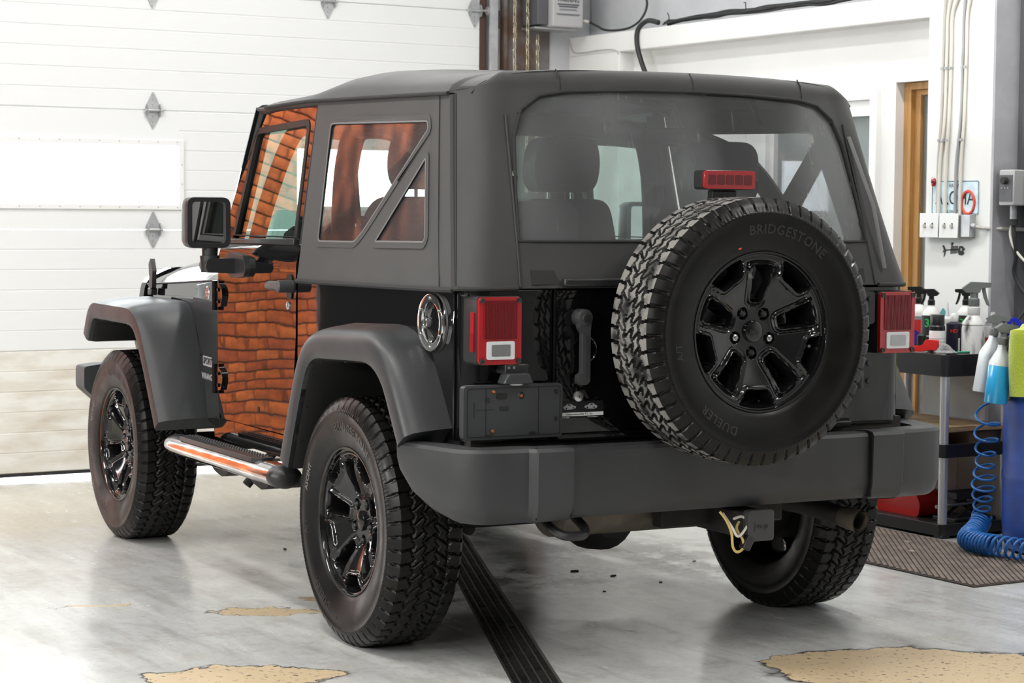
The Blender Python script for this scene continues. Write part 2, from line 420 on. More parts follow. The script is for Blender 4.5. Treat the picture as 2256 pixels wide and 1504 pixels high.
mat('white_wall', (.80, .80, .79), .6, bump=.15, bscale=40, bdist=.002, var=.03, vscale=2)
mat('white_trim', (.82, .82, .82), .4)
mat('grey_wall', (.64, .65, .66), .8, bump=.5, bscale=60, bdist=.003, var=.12, vscale=5)
mat('upper_wall', (.52, .53, .55), .8, var=.05)
mat('charcoal_wall', (.030, .030, .032), .8)
mat('back_wall', (.22, .22, .22), .9, var=.1)
mat('ceiling', (.55, .55, .55), .9)
mat('door_white', (.80, .81, .82), .38, bump=.25, bscale=60, bdist=.0012, stretch=(.04, 1, 3))
mat('door_dirty', (.80, .79, .76), .45, bump=.25, bscale=60, bdist=.0012, stretch=(.5, 1, 2.0), col2=(.60, .54, .45), vscale=7, lo=.42, hi=.70)
mat('seal_dark', (.02, .02, .022), .6)
mat('galv', (.52, .53, .54), .42, metal=.75, var=.12, vscale=15)
mat('galv_dull', (.42, .42, .44), .5, metal=.4, var=.1)
mat('rusty_steel', (.10, .055, .035), .75, col2=(.17, .16, .16), vscale=4, lo=.45, hi=.6)
mat('brown_edge', (.10, .055, .045), .7)
mat('box_grey', (.45, .45, .46), .45)
mat('box_dark', (.10, .10, .11), .5)
mat('ink', (.03, .03, .03), .7)
mat('chain', (.55, .50, .38), .4, metal=.8)
mat('cable_black', (.014, .014, .015), .5)
mat('cable_grey', (.50, .48, .45), .5)
mat('cable_white', (.72, .69, .62), .5)
mat('wood', (.50, .28, .10), .45, col2=(.38, .19, .06), vscale=9, stretch=(6, 6, .4))
mat('plate_blue', (.62, .78, .86), .4, var=.12, vscale=18)
mat('asphalt', (.42, .42, .41), .95, var=.1)
mat('mortar', (.07, .06, .05), .9)
mat('grate', (.030, .028, .026), .38, metal=.4, rvar=.15, rscale=20, var=.4, vscale=14)
mat('grate_edge', (.22, .21, .20), .3, metal=.8)
mat('mat_rubber', (.17, .135, .115), .75, var=.25, vscale=14)
for i in range(4):
    a = [(.52, .115, .022), (.45, .095, .019), (.58, .14, .030), (.40, .08, .020)][i]
    mat('brick%d' % i, a, .85, var=.25, vscale=20, bump=.4, bscale=60, bdist=.004)

# ---------------------------------------------------------------- floor with drain slot
DR0, DR1, DRW = Vector((-1.05, -1.62)), Vector((.62, 2.16)), .150        # drain axis and width
dd = (DR1-DR0); DRL = dd.length; dd.normalize(); dn = Vector((-dd.y, dd.x))
dcorner = [DR0-dn*DRW/2, DR1-dn*DRW/2, DR1+dn*DRW/2, DR0+dn*DRW/2]
f = MB(); f.plate([(-5.5, -10), (3.4, -10), (3.4, 4.62), (-5.5, 4.62)], [[(p.x, p.y) for p in dcorner]], -.08, 0, lambda u, v, w: (u, v, w))
floor = struct(f.out('floor', 'floor', smooth=0))
drang = math.atan2(dd.y, dd.x)
dr = empty('floor_drain', (DR0.x, DR0.y, 0), drang)
tag(dr, 'long narrow black floor drain grate running diagonally under the car', 'drain')
g = MB(); g.b2(0, DRL, -DRW/2+.001, DRW/2-.001, -.078, -.07)
g.out('channel', 'dark', dr)
for k in range(2):
    s = (-1, 1)[k]; g = MB(); g.b2(0, DRL, s*(DRW/2-.009), s*(DRW/2-.001), -.06, -.001); g.out('edge_frame', 'grate_edge', dr)
for k in range(4):
    yy = -DRW/2 + DRW*(k+1)/5; g = MB(); g.b2(0, DRL, yy-.0022, yy+.0022, -.035, -.0015); g.out('long_bar', 'grate_edge', dr)
g = MB(); n = int(DRL/.0125)
for k in range(n): g.b2(k*.0125, k*.0125+.0065, -DRW/2+.01, DRW/2-.01, -.03, -.0035)
o = g.out('cross_slats', 'grate', dr, smooth=0); o['kind'] = 'stuff'

# ---------------------------------------------------------------- shell
def sbox(name, x0, x1, y0, y1, z0, z1, m): return struct(MB().b2(x0, x1, y0, y1, z0, z1).out(name, m, smooth=0))
sbox('ceiling', -5.5, 3.4, -10, 4.7, CEIL, CEIL+.2, 'ceiling')
sbox('wall_left', -5.7, -5.5, -10, 4.7, 0, CEIL, 'back_wall')
sbox('wall_back', -5.5, 3.4, -10.2, -10, 0, CEIL, 'back_wall')
# front wall pieces around the big sectional door and the open side doorway
DX0, DX1, DTOP = -.89, 2.105, 3.10
SX0, SX1, STOP = -2.25, -1.42, 3.70
ADDED_TRANSOM_X = (-.80, .18, 1.16)  # unseen transoms over the big door, added so sky brightens tread and roof
w = MB()
w.b2(DX1, 3.4, 4.52, 4.68, 0, CEIL); w.plate([(DX0, DTOP), (DX1, DTOP), (DX1, CEIL), (DX0, CEIL)], [[(a, 3.28), (a+.86, 3.28), (a+.86, 3.92), (a, 3.92)] for a in ADDED_TRANSOM_X], 4.52, 4.68, lambda u, v, w_: (u, w_, v)); w.b2(SX1, DX0, 4.52, 4.68, 0, CEIL); w.b2(SX0, SX1, 4.52, 4.68, STOP, CEIL)
struct(w.out('wall_front', 'upper_wall', smooth=0))
sbox('wall_front_side', -5.5, SX0, 4.64, 4.68, 0, CEIL, 'charcoal_wall')

for i, a in enumerate(ADDED_TRANSOM_X):  # frames and panes of the added transoms
    tw_ = struct(empty('window_%d' % (i+2), (a+.43, 4.60, 3.60)))
    MB().plate([(-.43, -.32), (.43, -.32), (.43, .32), (-.43, .32)], [[(-.395, -.285), (.395, -.285), (.395, .285), (-.395, .285)]], -.05, .05, lambda u, v, w_: (u, w_, v)).out('window_frame', 'white_trim', tw_, smooth=0)
    MB().b2(-.395, .395, -.003, .003, -.285, .285).out('pane', 'glass_pane', tw_, smooth=0)

# right wall: white pillar, projecting beam, recessed white wall with door and window, grey block wall
PX = 2.70
wr = struct(empty('wall_right', (0, 0, 0)))
MB().b2(PX, 3.4, .985, 1.405, 0, CEIL).out('pillar', 'white_wall', wr, smooth=0, bevel=.006)
MB().b2(PX, 3.4, 1.405, 4.50, 2.262, 2.372).out('beam', 'white_wall', wr, smooth=0, bevel=.006)
MB().b2(2.88, 3.4, 1.405, 4.50, 2.372, CEIL).out('upper_panel', 'upper_wall', wr, smooth=0)
MB().b2(PX, 3.4, 3.93, 4.515, 0, 2.262).out('corner_pilaster', 'white_wall', wr, smooth=0, bevel=.006)
rw = MB()
RX = 2.80
rw.plate([(1.405, 0), (3.93, 0), (3.93, 2.262), (1.405, 2.262)], [[(1.42, .0005), (1.735, .0005), (1.735, 1.990), (1.42, 1.990)], [(1.86, .0005), (2.72, .0005), (2.72, 1.93), (1.86, 1.93)]], RX, RX+.12, lambda u, v, w: (w, u, v))
rw.out('recessed_wall', 'white_wall', wr, smooth=0)
MB().b2(3.12, 3.4, 1.405, 3.93, 0, 2.262).out('inner_lining', 'upper_wall', wr, smooth=0)
# grey block wall right of the pillar
MB().b2(2.90, 3.4, -10, .985, 0, CEIL).out('block_core', 'grey_wall', wr, smooth=0)
bl = MB().box((0, 0, 0), (.02, .392, .192)).out('block', 'grey_wall', wr, smooth=0, bevel=.004); first = True
for r_ in range(14):
    for k in range(4):
        o = bl if first else dup(bl, wr); first = False
        o.location = (2.894, .785-.4*k-(.2 if r_ % 2 else 0), .10+.2*r_)
        if o.location.y > .9: pass
for r_ in range(1, 14, 2): pass
MB().b2(2.84, 2.905, .945, .990, 0, CEIL).out('steel_angle', 'box_dark', wr, smooth=0)
MB().b2(2.70, 2.84, .972, .986, 0, CEIL).out('corner_strip', 'galv_dull', wr, smooth=0)

# white window with sliding sash (door_2 side glazing) and the wood-framed door
wd = struct(empty('window_1', (2.80, 2.29, 0)))
MB().plate([(-.45, .005), (.45, .005), (.45, 1.965), (-.45, 1.965)], [[(-.40, .05), (.40, .05), (.40, 1.915), (-.40, 1.915)]], -.028, .06, lambda u, v, w: (w, u, v)).out('window_frame', 'white_trim', wd, smooth=0, bevel=.004)
MB().plate([(-.40, .05), (.40, .05), (.40, 1.915), (-.40, 1.915)], [[(-.375, .12), (.36, .12), (.36, 1.84), (-.375, 1.84)]], -.006, .05, lambda u, v, w: (w, u, v)).out('sash', 'white_trim', wd, smooth=0, bevel=.003)
MB().b2(.022, .03, -.375, .36, .12, 1.84).out('pane', 'glass_room', wd, smooth=0)
MB().b2(.06, .09, -.375, -.20, .12, 1.84).out('blind_panel', 'upper_wall', wd, smooth=0)
d2 = struct(empty('door_2', (2.82, 1.5775, 0)))
MB().plate([(-.157, .002), (.157, .002), (.157, 1.988), (-.157, 1.988)], [[(-.112, .03), (.108, .03), (.108, 1.955), (-.112, 1.955)]], .03, .10, lambda u, v, w: (w, u, v)).out('door_frame', 'wood', d2, smooth=0, bevel=.003)
MB().plate([(-.112, .03), (.108, .03), (.108, 1.955), (-.112, 1.955)], [[(-.09, .10), (.068, .10), (.068, 1.93), (-.09, 1.93)]], .055, .095, lambda u, v, w: (w, u, v)).out('door_stile', 'wood', d2, smooth=0, bevel=.003)
MB().b2(.072, .078, -.09, .068, .10, 1.93).out('pane', 'glass_room', d2, smooth=0)
MB().b2(.10, .104, -.07, .03, 1.36, 1.56).out('paper_notice', 'sticker_white', d2, smooth=0)

# ---------------------------------------------------------------- sectional garage door (inside face at y = 4.455)
gd = struct(empty('door_1', (0, 4.455, 0)))
SEAM = [.034, .651, 1.263, 1.877, 2.493, 3.10]
WIN = [(-.69, .312), (.975, 1.98)]
def section(z0, z1, windows, m):
    pts = []; n = 6; h = (z1-z0)/n
    prof = [(0.004, z0+.001)]
    for k in range(n):
        a, b = z0+k*h, z0+(k+1)*h
        if k: prof += [(.0, a-.004), (.0028, a-.0015), (.0028, a+.0015), (.0, a+.004)]
        else: prof += [(.0, a+.005)]
    prof += [(0, z1-.005), (.004, z1-.001)]
    segs = [(DX0, DX1)]
    if windows: segs = [(DX0, WIN[0][0]), (WIN[0][1], WIN[1][0]), (WIN[1][1], DX1)]
    mb = MB()
    for (xa, xb) in segs:
        V = [(x, y, z) for x in (xa, xb) for (y, z) in prof]; k = len(prof)
        V += [(x, .045, z) for x in (xa, xb) for z in (z0+.001, z1-.001)]
        F = [(i, i+1, k+i+1, k+i) for i in range(k-1)] + [(2*k, 2*k+1, 2*k+3, 2*k+2), (0, k, 2*k+2, 2*k), (k-1, 2*k+1, 2*k+3, 2*k-1)]
        F += [tuple(range(k))+(2*k+1, 2*k), tuple(range(k, 2*k))+(2*k+3, 2*k+2)]
        mb.add(V, F)
    if windows:
        for (xa, xb) in WIN:
            mb.b2(xa, xb, 0.0, .045, z0+.001, 1.378); mb.b2(xa, xb, 0.0, .045, 1.708, z1-.001)
    return mb.out('door_section', m, gd, smooth=20)
section(SEAM[0], SEAM[1], False, 'door_dirty')
for i in range(1, 5): section(SEAM[i], SEAM[i+1], i == 2, 'door_white')
MB().b2(DX0, DX1, .004, .04, .016, .034).out('bottom_seal', 'seal_dark', gd, smooth=0)
for (xa, xb) in WIN:
    fr = MB().plate([(xa-.018, 1.366), (xb+.022, 1.366), (xb+.022, 1.728), (xa-.018, 1.728)], [rounded([(xa+.006, 1.392), (xb-.004, 1.392), (xb-.004, 1.700), (xa+.006, 1.700)], .012)], -.012, .05, lambda u, v, w: (u, w, v)).out('window_frame', 'white_trim', gd, smooth=0, bevel=.003)
    MB().b2(xa+.004, xb-.002, .018, .024, 1.39, 1.702).out('pane', 'glass_pane', fr, smooth=0)
    sc = MB()
    for xx in np.arange(xa+.04, xb+.02, .105): sc.cyl((xx, -.014, 1.379), (xx, -.010, 1.379), .003, 8); sc.cyl((xx, -.014, 1.716), (xx, -.010, 1.716), .003, 8)
    for zz in (1.50, 1.60): sc.cyl((xb+.010, -.014, zz), (xb+.010, -.010, zz), .003, 8)
    sc.out('screws', 'galv_dull', fr, smooth=0)
def hinge(x, z):
    h = MB().plate(rounded([(0, -.098), (.041, -.018), (.041, .018), (0, .098), (-.041, .018), (-.041, -.018)], .008, 3), [], -.006, -.002, lambda u, v, w: (x+u, w, z+v)).out('hinge', 'galv', gd, smooth=0)
    b = MB(); b.cyl((x-.044, -.016, z), (x+.048, -.016, z), .008, 12); b.out('hinge_pin', 'galv', h)
    b = MB()
    for s in (-1, 1): b.plate([(-.014, -.034), (.0, -.030), (.0, .030), (-.014, .034), (-.026, .014), (-.026, -.014)], [], x+s*.034-.002, x+s*.034+.002, lambda u, v, w: (w, u-.004, z+v))
    b.out('hinge_ear', 'galv_dull', h, smooth=0)
    b = MB()
    for zz in (-.078, -.058, -.030, .030, .058, .078): b.cyl((x, -.010, z+zz), (x, -.005, z+zz), .006, 6)
    b.out('hinge_bolts', 'galv', h, smooth=0)
for z in SEAM[1:5]:
    for x in (.165, 1.163): hinge(x, z)
for z in SEAM[1:5]:
    hinge(2.072, z)
    ro = MB(); ro.lathe([(.006, -.03), (.006, .0), (.022, .0), (.025, .006), (.022, .014), (.006, .014)], (2.135, -.03, z), 'x', 16); ro.out('roller', 'galv_dull', gd)
# vertical track and jamb strip
tk = struct(empty('trim_1', (0, 4.455, 0)))
MB().b2(2.106, 2.150, .0, .02, 0, 3.3).out('jamb_strip', 'brown_edge', tk, smooth=0)
t = MB(); t.plate([(2.138, -.062), (2.190, -.062), (2.190, -.010), (2.186, -.010), (2.186, -.058), (2.142, -.058), (2.142, -.050), (2.138, -.050)], [], 0, 3.3, lambda u, v, w: (u, v, w)); t.out('track', 'galv', tk, smooth=0)
MB().b2(2.186, 2.232, -.014, -.010, 0, 3.3).out('track_angle', 'galv', tk, smooth=0)
tb = MB(); tb.b2(2.168, 2.230, -.022, -.012, 2.40, 2.50); tb.out('track_bracket', 'box_dark', tk, smooth=0, bevel=.002)
# rusty steel column beside the track
cm = struct(empty('trim_2', (0, 0, 0)))
MB().b2(2.24, 2.56, 4.44, 4.455, 0, CEIL).out('column_web', 'rusty_steel', cm, smooth=0)
MB().b2(2.235, 2.255, 4.40, 4.50, 0, CEIL).out('column_flange', 'rusty_steel', cm, smooth=0)
MB().b2(2.55, 2.70, 4.45, 4.52, 0, CEIL).out('corner_board', 'upper_wall', cm, smooth=0)

# door opener control box with chains
cb = empty('door_opener_box', (2.525, 4.30, 2.41)); tag(cb, 'grey metal door opener box with printed warning on the steel column', 'control box')
MB().b2(-.085, .115, -.09, .13, 0, .36).out('housing', 'box_grey', cb, bevel=.006)
MB().b2(-.155, -.085, -.04, .13, .01, .36).out('motor_side', 'box_dark', cb, bevel=.005)
MB().b2(-.16, .115, -.02, .13, -.012, 0).out('base_plate', 'galv', cb, bevel=.002)
text('printed_warning', 'WARNING', .030, lambda u, v, w: (u+.015, -.0905-w*.3, v+.148), 'ink', cb, offset=.0006)
fp = MB()                                                # fine print too small to read
for (zz, hw, hh) in [(.124, .072, .0045), (.112, .062, .0045), (.098, .055, .0014), (.092, .060, .0014), (.070, .078, .0025), (.064, .070, .0014)]: fp.b2(.015-hw, .015+hw, -.0908, -.0902, zz-hh, zz+hh)
fp.out('fine_print', 'box_dark', cb, smooth=0)
lk = MB(); lk.tube([(math.cos(a)*.0075, 0, math.sin(a)*.0075+(.011 if math.sin(a) > 0 else -.011)) for a in [2*PI*i/16 for i in range(16)]], .0028, 6, closed=True)
link_me = lk.out('chain_link', 'chain').data
bpy.data.objects.remove(bpy.data.objects['chain_link'])
for ci, (x, y, z0, z1) in enumerate([(2.262, 4.33, 1.5, 2.80), (2.345, 4.33, 1.5, 2.80), (2.432, 4.36, 1.5, 2.36)]):
    ch = empty('hoist_chain', (x, y, z0)); tag(ch, ['hoist chain hanging closest to the garage door track', 'hoist chain hanging beside the dark motor of the grey box', 'short hoist chain hanging below the grey opener box'][ci], 'chain', 'chains of the door hoist')
    k = 0; z = 0
    while z < z1-z0:
        o = bpy.data.objects.new('chain_link', link_me); COL.objects.link(o); o.parent = ch
        o.location = (random.uniform(-.002, .002), random.uniform(-.002, .002), z); o.rotation_euler = (0, random.uniform(-.12, .12), (PI/2 if k % 2 else 0)+.3); z += .0295; k += 1
sh = empty('chain_wheel', (2.31, 4.40, 2.80)); tag(sh, 'steel chain wheel of the door hoist above the chains', 'chain wheel')
MB().lathe([(.01, -.02), (.06, -.02), (.052, 0), (.06, .02), (.01, .02)], (0, -.05, 0), 'y', 24).out('wheel', 'galv_dull', sh)
MB().cyl((0, -.05, 0), (0, .05, 0), .01).out('axle', 'galv_dull', sh)

# cables: loop from the box, bundle along the beam
mbc = MB().tube(spline([(2.672, 4.19, 2.440), (2.685, 4.13, 2.415), (2.692, 4.07, 2.392), (2.71, 3.98, 2.384), (2.74, 3.88, 2.395), (2.76, 3.80, 2.44), (2.78, 3.78, 2.52), (2.80, 3.86, 2.62)], 6), .0065, 8)
tag(mbc.out('looped_cable', 'cable_black'), 'black cable looping from grey box down onto the beam', 'cable')
mbw = MB().tube(spline([(2.645, 4.285, 2.462), (2.655, 4.25, 2.455), (2.668, 4.20, 2.445)], 5), .008, 8)
tag(mbw.out('cable_sleeve', 'cable_white'), 'short white cable sleeve where the loop leaves the box', 'cable sleeve')
cbn = empty('cable_bundle', (2.735, 1.42, 2.373)); tag(cbn, 'bundle of tangled black cables lying along the top of the white beam', 'cables')
for k in range(7):
    pts = []; ph = random.uniform(0, 6)
    for i in range(15):
        yy = 2.12*i/14
        pts.append((.02*math.sin(yy*3+ph)+random.uniform(-.010, .010), yy, .010+.018*abs(math.sin(yy*2.3+ph*1.7))+random.uniform(0, .012)))
    MB().tube(spline(pts, 5), random.choice([.005, .0065, .008]), 6).out('cable', 'cable_black', cbn)
for k in range(5):
    yy = [.72, .75, 1.40, 2.08, .70][k]; MB().tube([(.0, yy, .02), (.004, yy+.01, .055+.01*(k % 3)), (.008, yy+.03, .075)], .003, 5).out('cable_tie', 'cable_black', cbn)
hk = MB().tube(spline([(2.735, 3.60, 2.400), (2.715, 3.68, 2.415), (2.692, 3.735, 2.37), (2.690, 3.74, 2.29), (2.690, 3.70, 2.20), (2.693, 3.66, 2.13), (2.70, 3.62, 2.05)], 6), .014, 8)
tag(hk.out('hanging_cable', 'cable_black'), 'thick black taped cable hanging over the left end of the white beam', 'cable')
kb = MB().tube(spline([(2.695, 4.44, 2.36), (2.693, 4.40, 2.29), (2.692, 4.30, 2.278), (2.692, 4.1, 2.282), (2.692, 3.97, 2.275), (2.695, 3.93, 2.25)], 6), .0035, 6)
tag(kb.out('thin_wire', 'cable_grey'), 'thin grey wire tacked across the white wall corner below the beam', 'wire')

# ---------------------------------------------------------------- things on the white pillar
for i, (y0, kind, top) in enumerate([(1.313, 'cable_grey', 2.9), (1.292, 'cable_white', 2.24), (1.262, 'cable_white', 2.30), (1.186, 'galv_dull', 2.9), (1.166, 'cable_white', 2.34)]):
    pts = [(PX-.010, y0+.012*(i % 2), 1.37), (PX-.010, y0+.010*(i % 2), 1.60), (PX-.010, y0-.014, 1.80), (PX-.010, y0-.020, 2.10), (PX-.010, y0-.022, 2.26)]
    pts += [(PX-.010, y0-.030-.02*(i % 3), 2.36), (PX-.010, y0-.05-.03*(i % 3), 2.48)]
    cd_ = empty('wall_conduit', (0, 0, 0))
    tag(cd_, ['leftmost grey conduit running up the white pillar', 'second pale conduit from the left on the white pillar', 'third pale conduit rising from between the switch plates', 'grey steel conduit in front of the license plate letters H', 'rightmost pale conduit rising beside the red ring'][i], 'conduit', 'conduits on the white pillar')
    MB().tube(spline(pts, 5), .0075, 10).out('pipe', kind, cd_)
    c_ = MB()
    for zz in (1.70, 2.02): c_.cyl((PX-.010, y0-.012*(zz > 1.9)-.004, zz), (PX-.010, y0-.012*(zz > 1.9)-.004, zz+.012), .0105, 10)
    c_.out('clip', 'galv', cd_)
lp = empty('license_plate', (PX-.002, 1.2075, 1.4500)); tag(lp, 'light blue license plate with dark letters behind the conduits on the pillar', 'license plate')
MB().plate(rrect(.305, .152, .012), [], -.001, .0015, lambda u, v, w: (w, -u, v)).out('plate', 'plate_blue', lp, smooth=0)
MB().plate(rrect(.300, .147, .011), [rrect(.295, .142, .010)], -.002, -.001, lambda u, v, w: (w, -u, v)).out('border_line', 'ink', lp, smooth=0)
for tx, sz, dy, dz in (('HAWAII', .026, 0, .052), ('ALOHA', .088, 0, -.004), ('ALOHA STATE', .020, 0, -.062)):
    text('plate_lettering', tx, sz, lambda u, v, w, dy=dy, dz=dz: (-.002-abs(w)*.4, -u*.86-dy, v+dz), 'ink', lp, depth=.001)
py_ = empty('poppy_pin', (PX-.016, 1.336, 1.520)); tag(py_, 'red poppy pin with black centre at the corner of the license plate', 'poppy pin')
MB().lathe([(.0, -.006), (.010, -.008), (.017, -.003), (.016, .004), (0, .006)], (0, 0, 0), 'x', 14, M=Matrix.Diagonal((1, .85, 1.25))).out('petals', 'red_rim', py_)
MB().lathe([(0, -.011), (.005, -.010), (.006, -.006), (0, -.006)], (0, 0, 0), 'x', 10).out('centre', 'ink', py_)
mat('ring_red', (.62, .06, .03), .35)
rg = MB().tube([(PX-.0055, 1.122+.040*math.cos(a), 1.428+.050*math.sin(a)) for a in [2*PI*i/28 for i in range(28)]], .0042, 8, closed=True, sx=1.6)
tag(rg.out('red_ring', 'ring_red'), 'red plastic ring hanging around the conduits over the license plate', 'ring')
for i, (y0, y1) in enumerate([(1.268, 1.391), (1.140, 1.262)]):
    sw = empty('switch_box', (PX, (y0+y1)/2, 1.324)); tag(sw, ['left white double light switch box on the pillar', 'right white double light switch box on the pillar'][i], 'light switch', 'switch boxes on the pillar')
    MB().b2(-.040, 0, -.055, .055, -.050, .050).out('back_box', 'galv_dull', sw, bevel=.003)
    MB().b2(-.046, -.040, -(y1-y0)/2, (y1-y0)/2, -.055, .055).out('cover_plate', 'white_trim', sw, bevel=.003)
    for s in (-1, 1):
        MB().b2(-.058, -.045, s*.024-.004, s*.024+.004, -.010, .006).out('toggle', 'cable_grey', sw, bevel=.001)
        MB().b2(-.0465, -.0455, s*.024-.005, s*.024+.005, -.012, .012).out('toggle_slot', 'ink', sw, smooth=0)
jb = empty('junction_box', (PX, 1.106, 1.322)); tag(jb, 'small galvanized junction box right of the white switches', 'junction box')
MB().b2(-.034, 0, -.030, .030, -.048, .052).out('box', 'galv', jb, bevel=.003)
MB().cyl((-.02, -.030, .005), (-.02, -.055, .0), .012, 12).out('connector', 'galv_dull', jb)
fx = [(PX-.018, 1.055, 1.322), (PX-.012, 1.00, 1.315), (2.80, .95, 1.312), (2.885, .90, 1.310), (2.88, .70, 1.306), (2.88, .3, 1.300)]
fl = MB(); ps = spline(fx, 26); fl.tube(ps, [.0075+(.0016 if i % 2 else 0) for i in range(len(ps))], 8)
tag(fl.out('armored_cable', 'cable_grey'), 'ribbed flexible armored cable leading right from the junction box', 'cable')
# painted skeleton fish
fi = empty('fish_drawing', (PX-.0012, 1.21, 1.215)); tag(fi, 'small black skeleton fish drawn on the pillar below the switches', 'drawing')
q = MB(); pf = lambda u, v, w: (w-.0006, -u, v)
q.plate(rounded([(.030, -.020), (.055, -.022), (.070, -.012), (.060, -.004), (.073, .006), (.055, .020), (.035, .020), (.026, .0)], .004, 2), [circle(.0065, 10, (.047, .004))], 0, .0006, pf)
q.plate([(-.050, -.003), (.028, .001), (.028, .006), (-.050, .003)], [], 0, .0006, pf)
for k in range(6): q.plate([(-.022+k*.008, -.018+.001*k), (-.018+k*.008, -.018+.001*k), (-.014+k*.008, .020), (-.018+k*.008, .020)], [], 0, .0006, pf)
q.plate([(-.075, .020), (-.066, .022), (-.050, .0), (-.058, -.024), (-.066, -.034), (-.062, -.010), (-.072, -.012), (-.066, .002)], [], 0, .0006, pf)
q.plate([(-.012, .018), (.0, .034), (-.018, .036), (-.014, .028), (-.024, .030)], [], 0, .0006, pf)
q.out('ink_lines', 'ink', fi, smooth=0)

# heater control box, black panel on the block wall
hc = empty('wall_controller', (2.90, 1.00-.06, 1.41)); tag(hc, 'grey wall controller box with dark knob panel and cords below', 'control box')
hc.location = (2.884, .90, 1.415)
MB().b2(-.175, 0, -.045, .045, 0, .155).out('housing', 'box_grey', hc, bevel=.005)
MB().b2(-.179, -.174, -.038, .038, .018, .132).out('knob_panel', 'box_dark', hc, smooth=0)
MB().lathe([(0, -.022), (.015, -.022), (.017, 0), (0, 0)], (-.178, 0, .108), 'x', 16).out('knob', 'ink', hc)
for k in (-1, 0, 1): MB().cyl((-.184, k*.018, .076), (-.178, k*.018, .076), .0028, 8).out('screw', 'steel', hc)
MB().b2(-.11, -.07, -.0465, -.044, .022, .040).out('rating_label', 'ink', hc, smooth=0)
MB().cyl((-.13, 0, -.06), (-.13, 0, 0), .016, 12).out('conduit_stub', 'galv', hc)
MB().cyl((-.13, 0, -.085), (-.13, 0, -.058), .021, 12).out('gland_nut', 'ink', hc)
MB().tube(spline([(-.13, .0, -.08), (-.13, -.01, -.14), (-.12, -.012, -.22), (-.115, .0, -.30), (-.10, -.05, -.38), (-.08, -.16, -.43), (-.05, -.40, -.46)], 6), .009, 8).out('cord', 'cable_black', hc)
MB().tube(spline([(-.132, .006, -.08), (-.136, .010, -.13), (-.125, -.01, -.19), (-.10, -.06, -.25), (-.05, -.16, -.33), (-.02, -.4, -.40)], 6), .006, 8).out('thin_cord', 'cable_white', hc)
bp_ = empty('black_wall_panel', (2.884, .70, 1.37)); tag(bp_, 'flat black panel on a white backing at the right edge on the block wall', 'panel')
MB().b2(-.10, 0, -.15, .145, .0, .25).out('backing', 'white_trim', bp_, bevel=.004)
MB().b2(-.135, -.10, -.15, .115, -.005, .235).out('screen', 'sticker_black', bp_, bevel=.003)

# ---------------------------------------------------------------- outside: yard and brick wall seen only in the car's reflections
sbox('ground_outside', -14, 14, 4.62, 40, -.45, -.35, 'asphalt')
bw = struct(empty('wall_brick', (-3.22, 6.5, -.40)))
MB().b2(0, 1.285, .012, .30, 0, 4.95).out('mortar_core', 'mortar', bw, smooth=0)
BLn, BH, JT = .150, .065, .011
bricks = []
for i in range(4):
    o = MB().box((0, 0, 0), (BLn, .10, BH)).out('brick', 'brick%d' % i, bw, smooth=0, bevel=.003); bricks.append([o, False])
hb = MB().box((0, 0, 0), (BLn*.5-JT*.5, .10, BH)).out('brick', 'brick1', bw, smooth=0, bevel=.003); hbu = False
cnt = 0; rest = [MB() for k in range(4)]
for r_ in range(64):
    x = 0.0; zz = .03+r_*(BH+JT)
    if r_ % 2:
        if cnt < 300:
            o = hb if not hbu else dup(hb, bw); hbu = True; cnt += 1
            o.location = (BLn*.25-JT*.25, .05, zz)
        x = BLn*.5-JT*.5+JT
    while x+BLn <= 1.29:
        k = random.randrange(4); yy = .05+random.uniform(-.004, .004)
        if cnt < 300 and zz > .42:
            e = bricks[k]; o = e[0] if not e[1] else dup(e[0], bw); e[1] = True; o.location = (x+BLn/2, yy, zz); cnt += 1
        else: rest[k].box((x+BLn/2, yy, zz), (BLn, .10, BH))
        x += BLn+JT
allb = MB()
for k in range(4): allb.add(rest[k].v, rest[k].f)
o = allb.out('upper_bricks', 'brick0', bw, smooth=0); o['kind'] = 'stuff'
# ---------------------------------------------------------------- ceiling fixtures (their light is the area light under each)
mat('fixture', (.8, .8, .8), .4)
for i, (lx, ly, lpw) in enumerate(LAMPS):
    fxr = empty('ceiling_fixture', (lx, ly, CEIL)); tag(fxr, 'white fluorescent ceiling fixture '+['over the front left of the car', 'over the hood of the car', 'over the open side left of the car', 'over the cart by the right wall', 'over the camera side on the left', 'over the camera side on the right', 'at the far left of the garage'][i], 'ceiling lamp', 'fluorescent ceiling fixtures')
    MB().b2(-.11, .11, -.78, .78, -.09, 0).out('housing', 'fixture', fxr, bevel=.01)
    for s in (-1, 1): MB().cyl((s*.05, -.75, -.105), (s*.05, .75, -.105), .013, 12).out('tube', 'sticker_white', fxr)

for i, (ly, lpw) in enumerate(ADDED_WALL_LAMPS):  # housings for the added fill lamps on the left wall
    fxr = empty('wall_batten', (-5.50, ly, 1.95)); tag(fxr, ['white fluorescent batten on the left wall farthest from the big door', 'white fluorescent batten in the middle of the left wall', 'white fluorescent batten on the left wall closest to the big door'][i], 'wall lamp', 'fluorescent battens on the left wall')
    MB().b2(0, .07, -.78, .78, -.05, .05).out('housing', 'fixture', fxr, bevel=.01)
    MB().cyl((.09, -.75, 0), (.09, .75, 0), .013, 12).out('tube', 'sticker_white', fxr)
# ================================================================== THE CAR (own frame: x right, y forward, z up, origin under rear axle)
car = empty('off_road_car', (0, 0, 0), R(-3.0))
tag(car, 'black two-door off-road car with soft top and rear spare wheel', 'car')
YZ = lambda x0: (lambda u, v, w: (x0+w, u, v))
def side(fn_build):
    """build for left (s=-1) and right (s=+1)"""
    return [fn_build(s) for s in (-1, 1)]

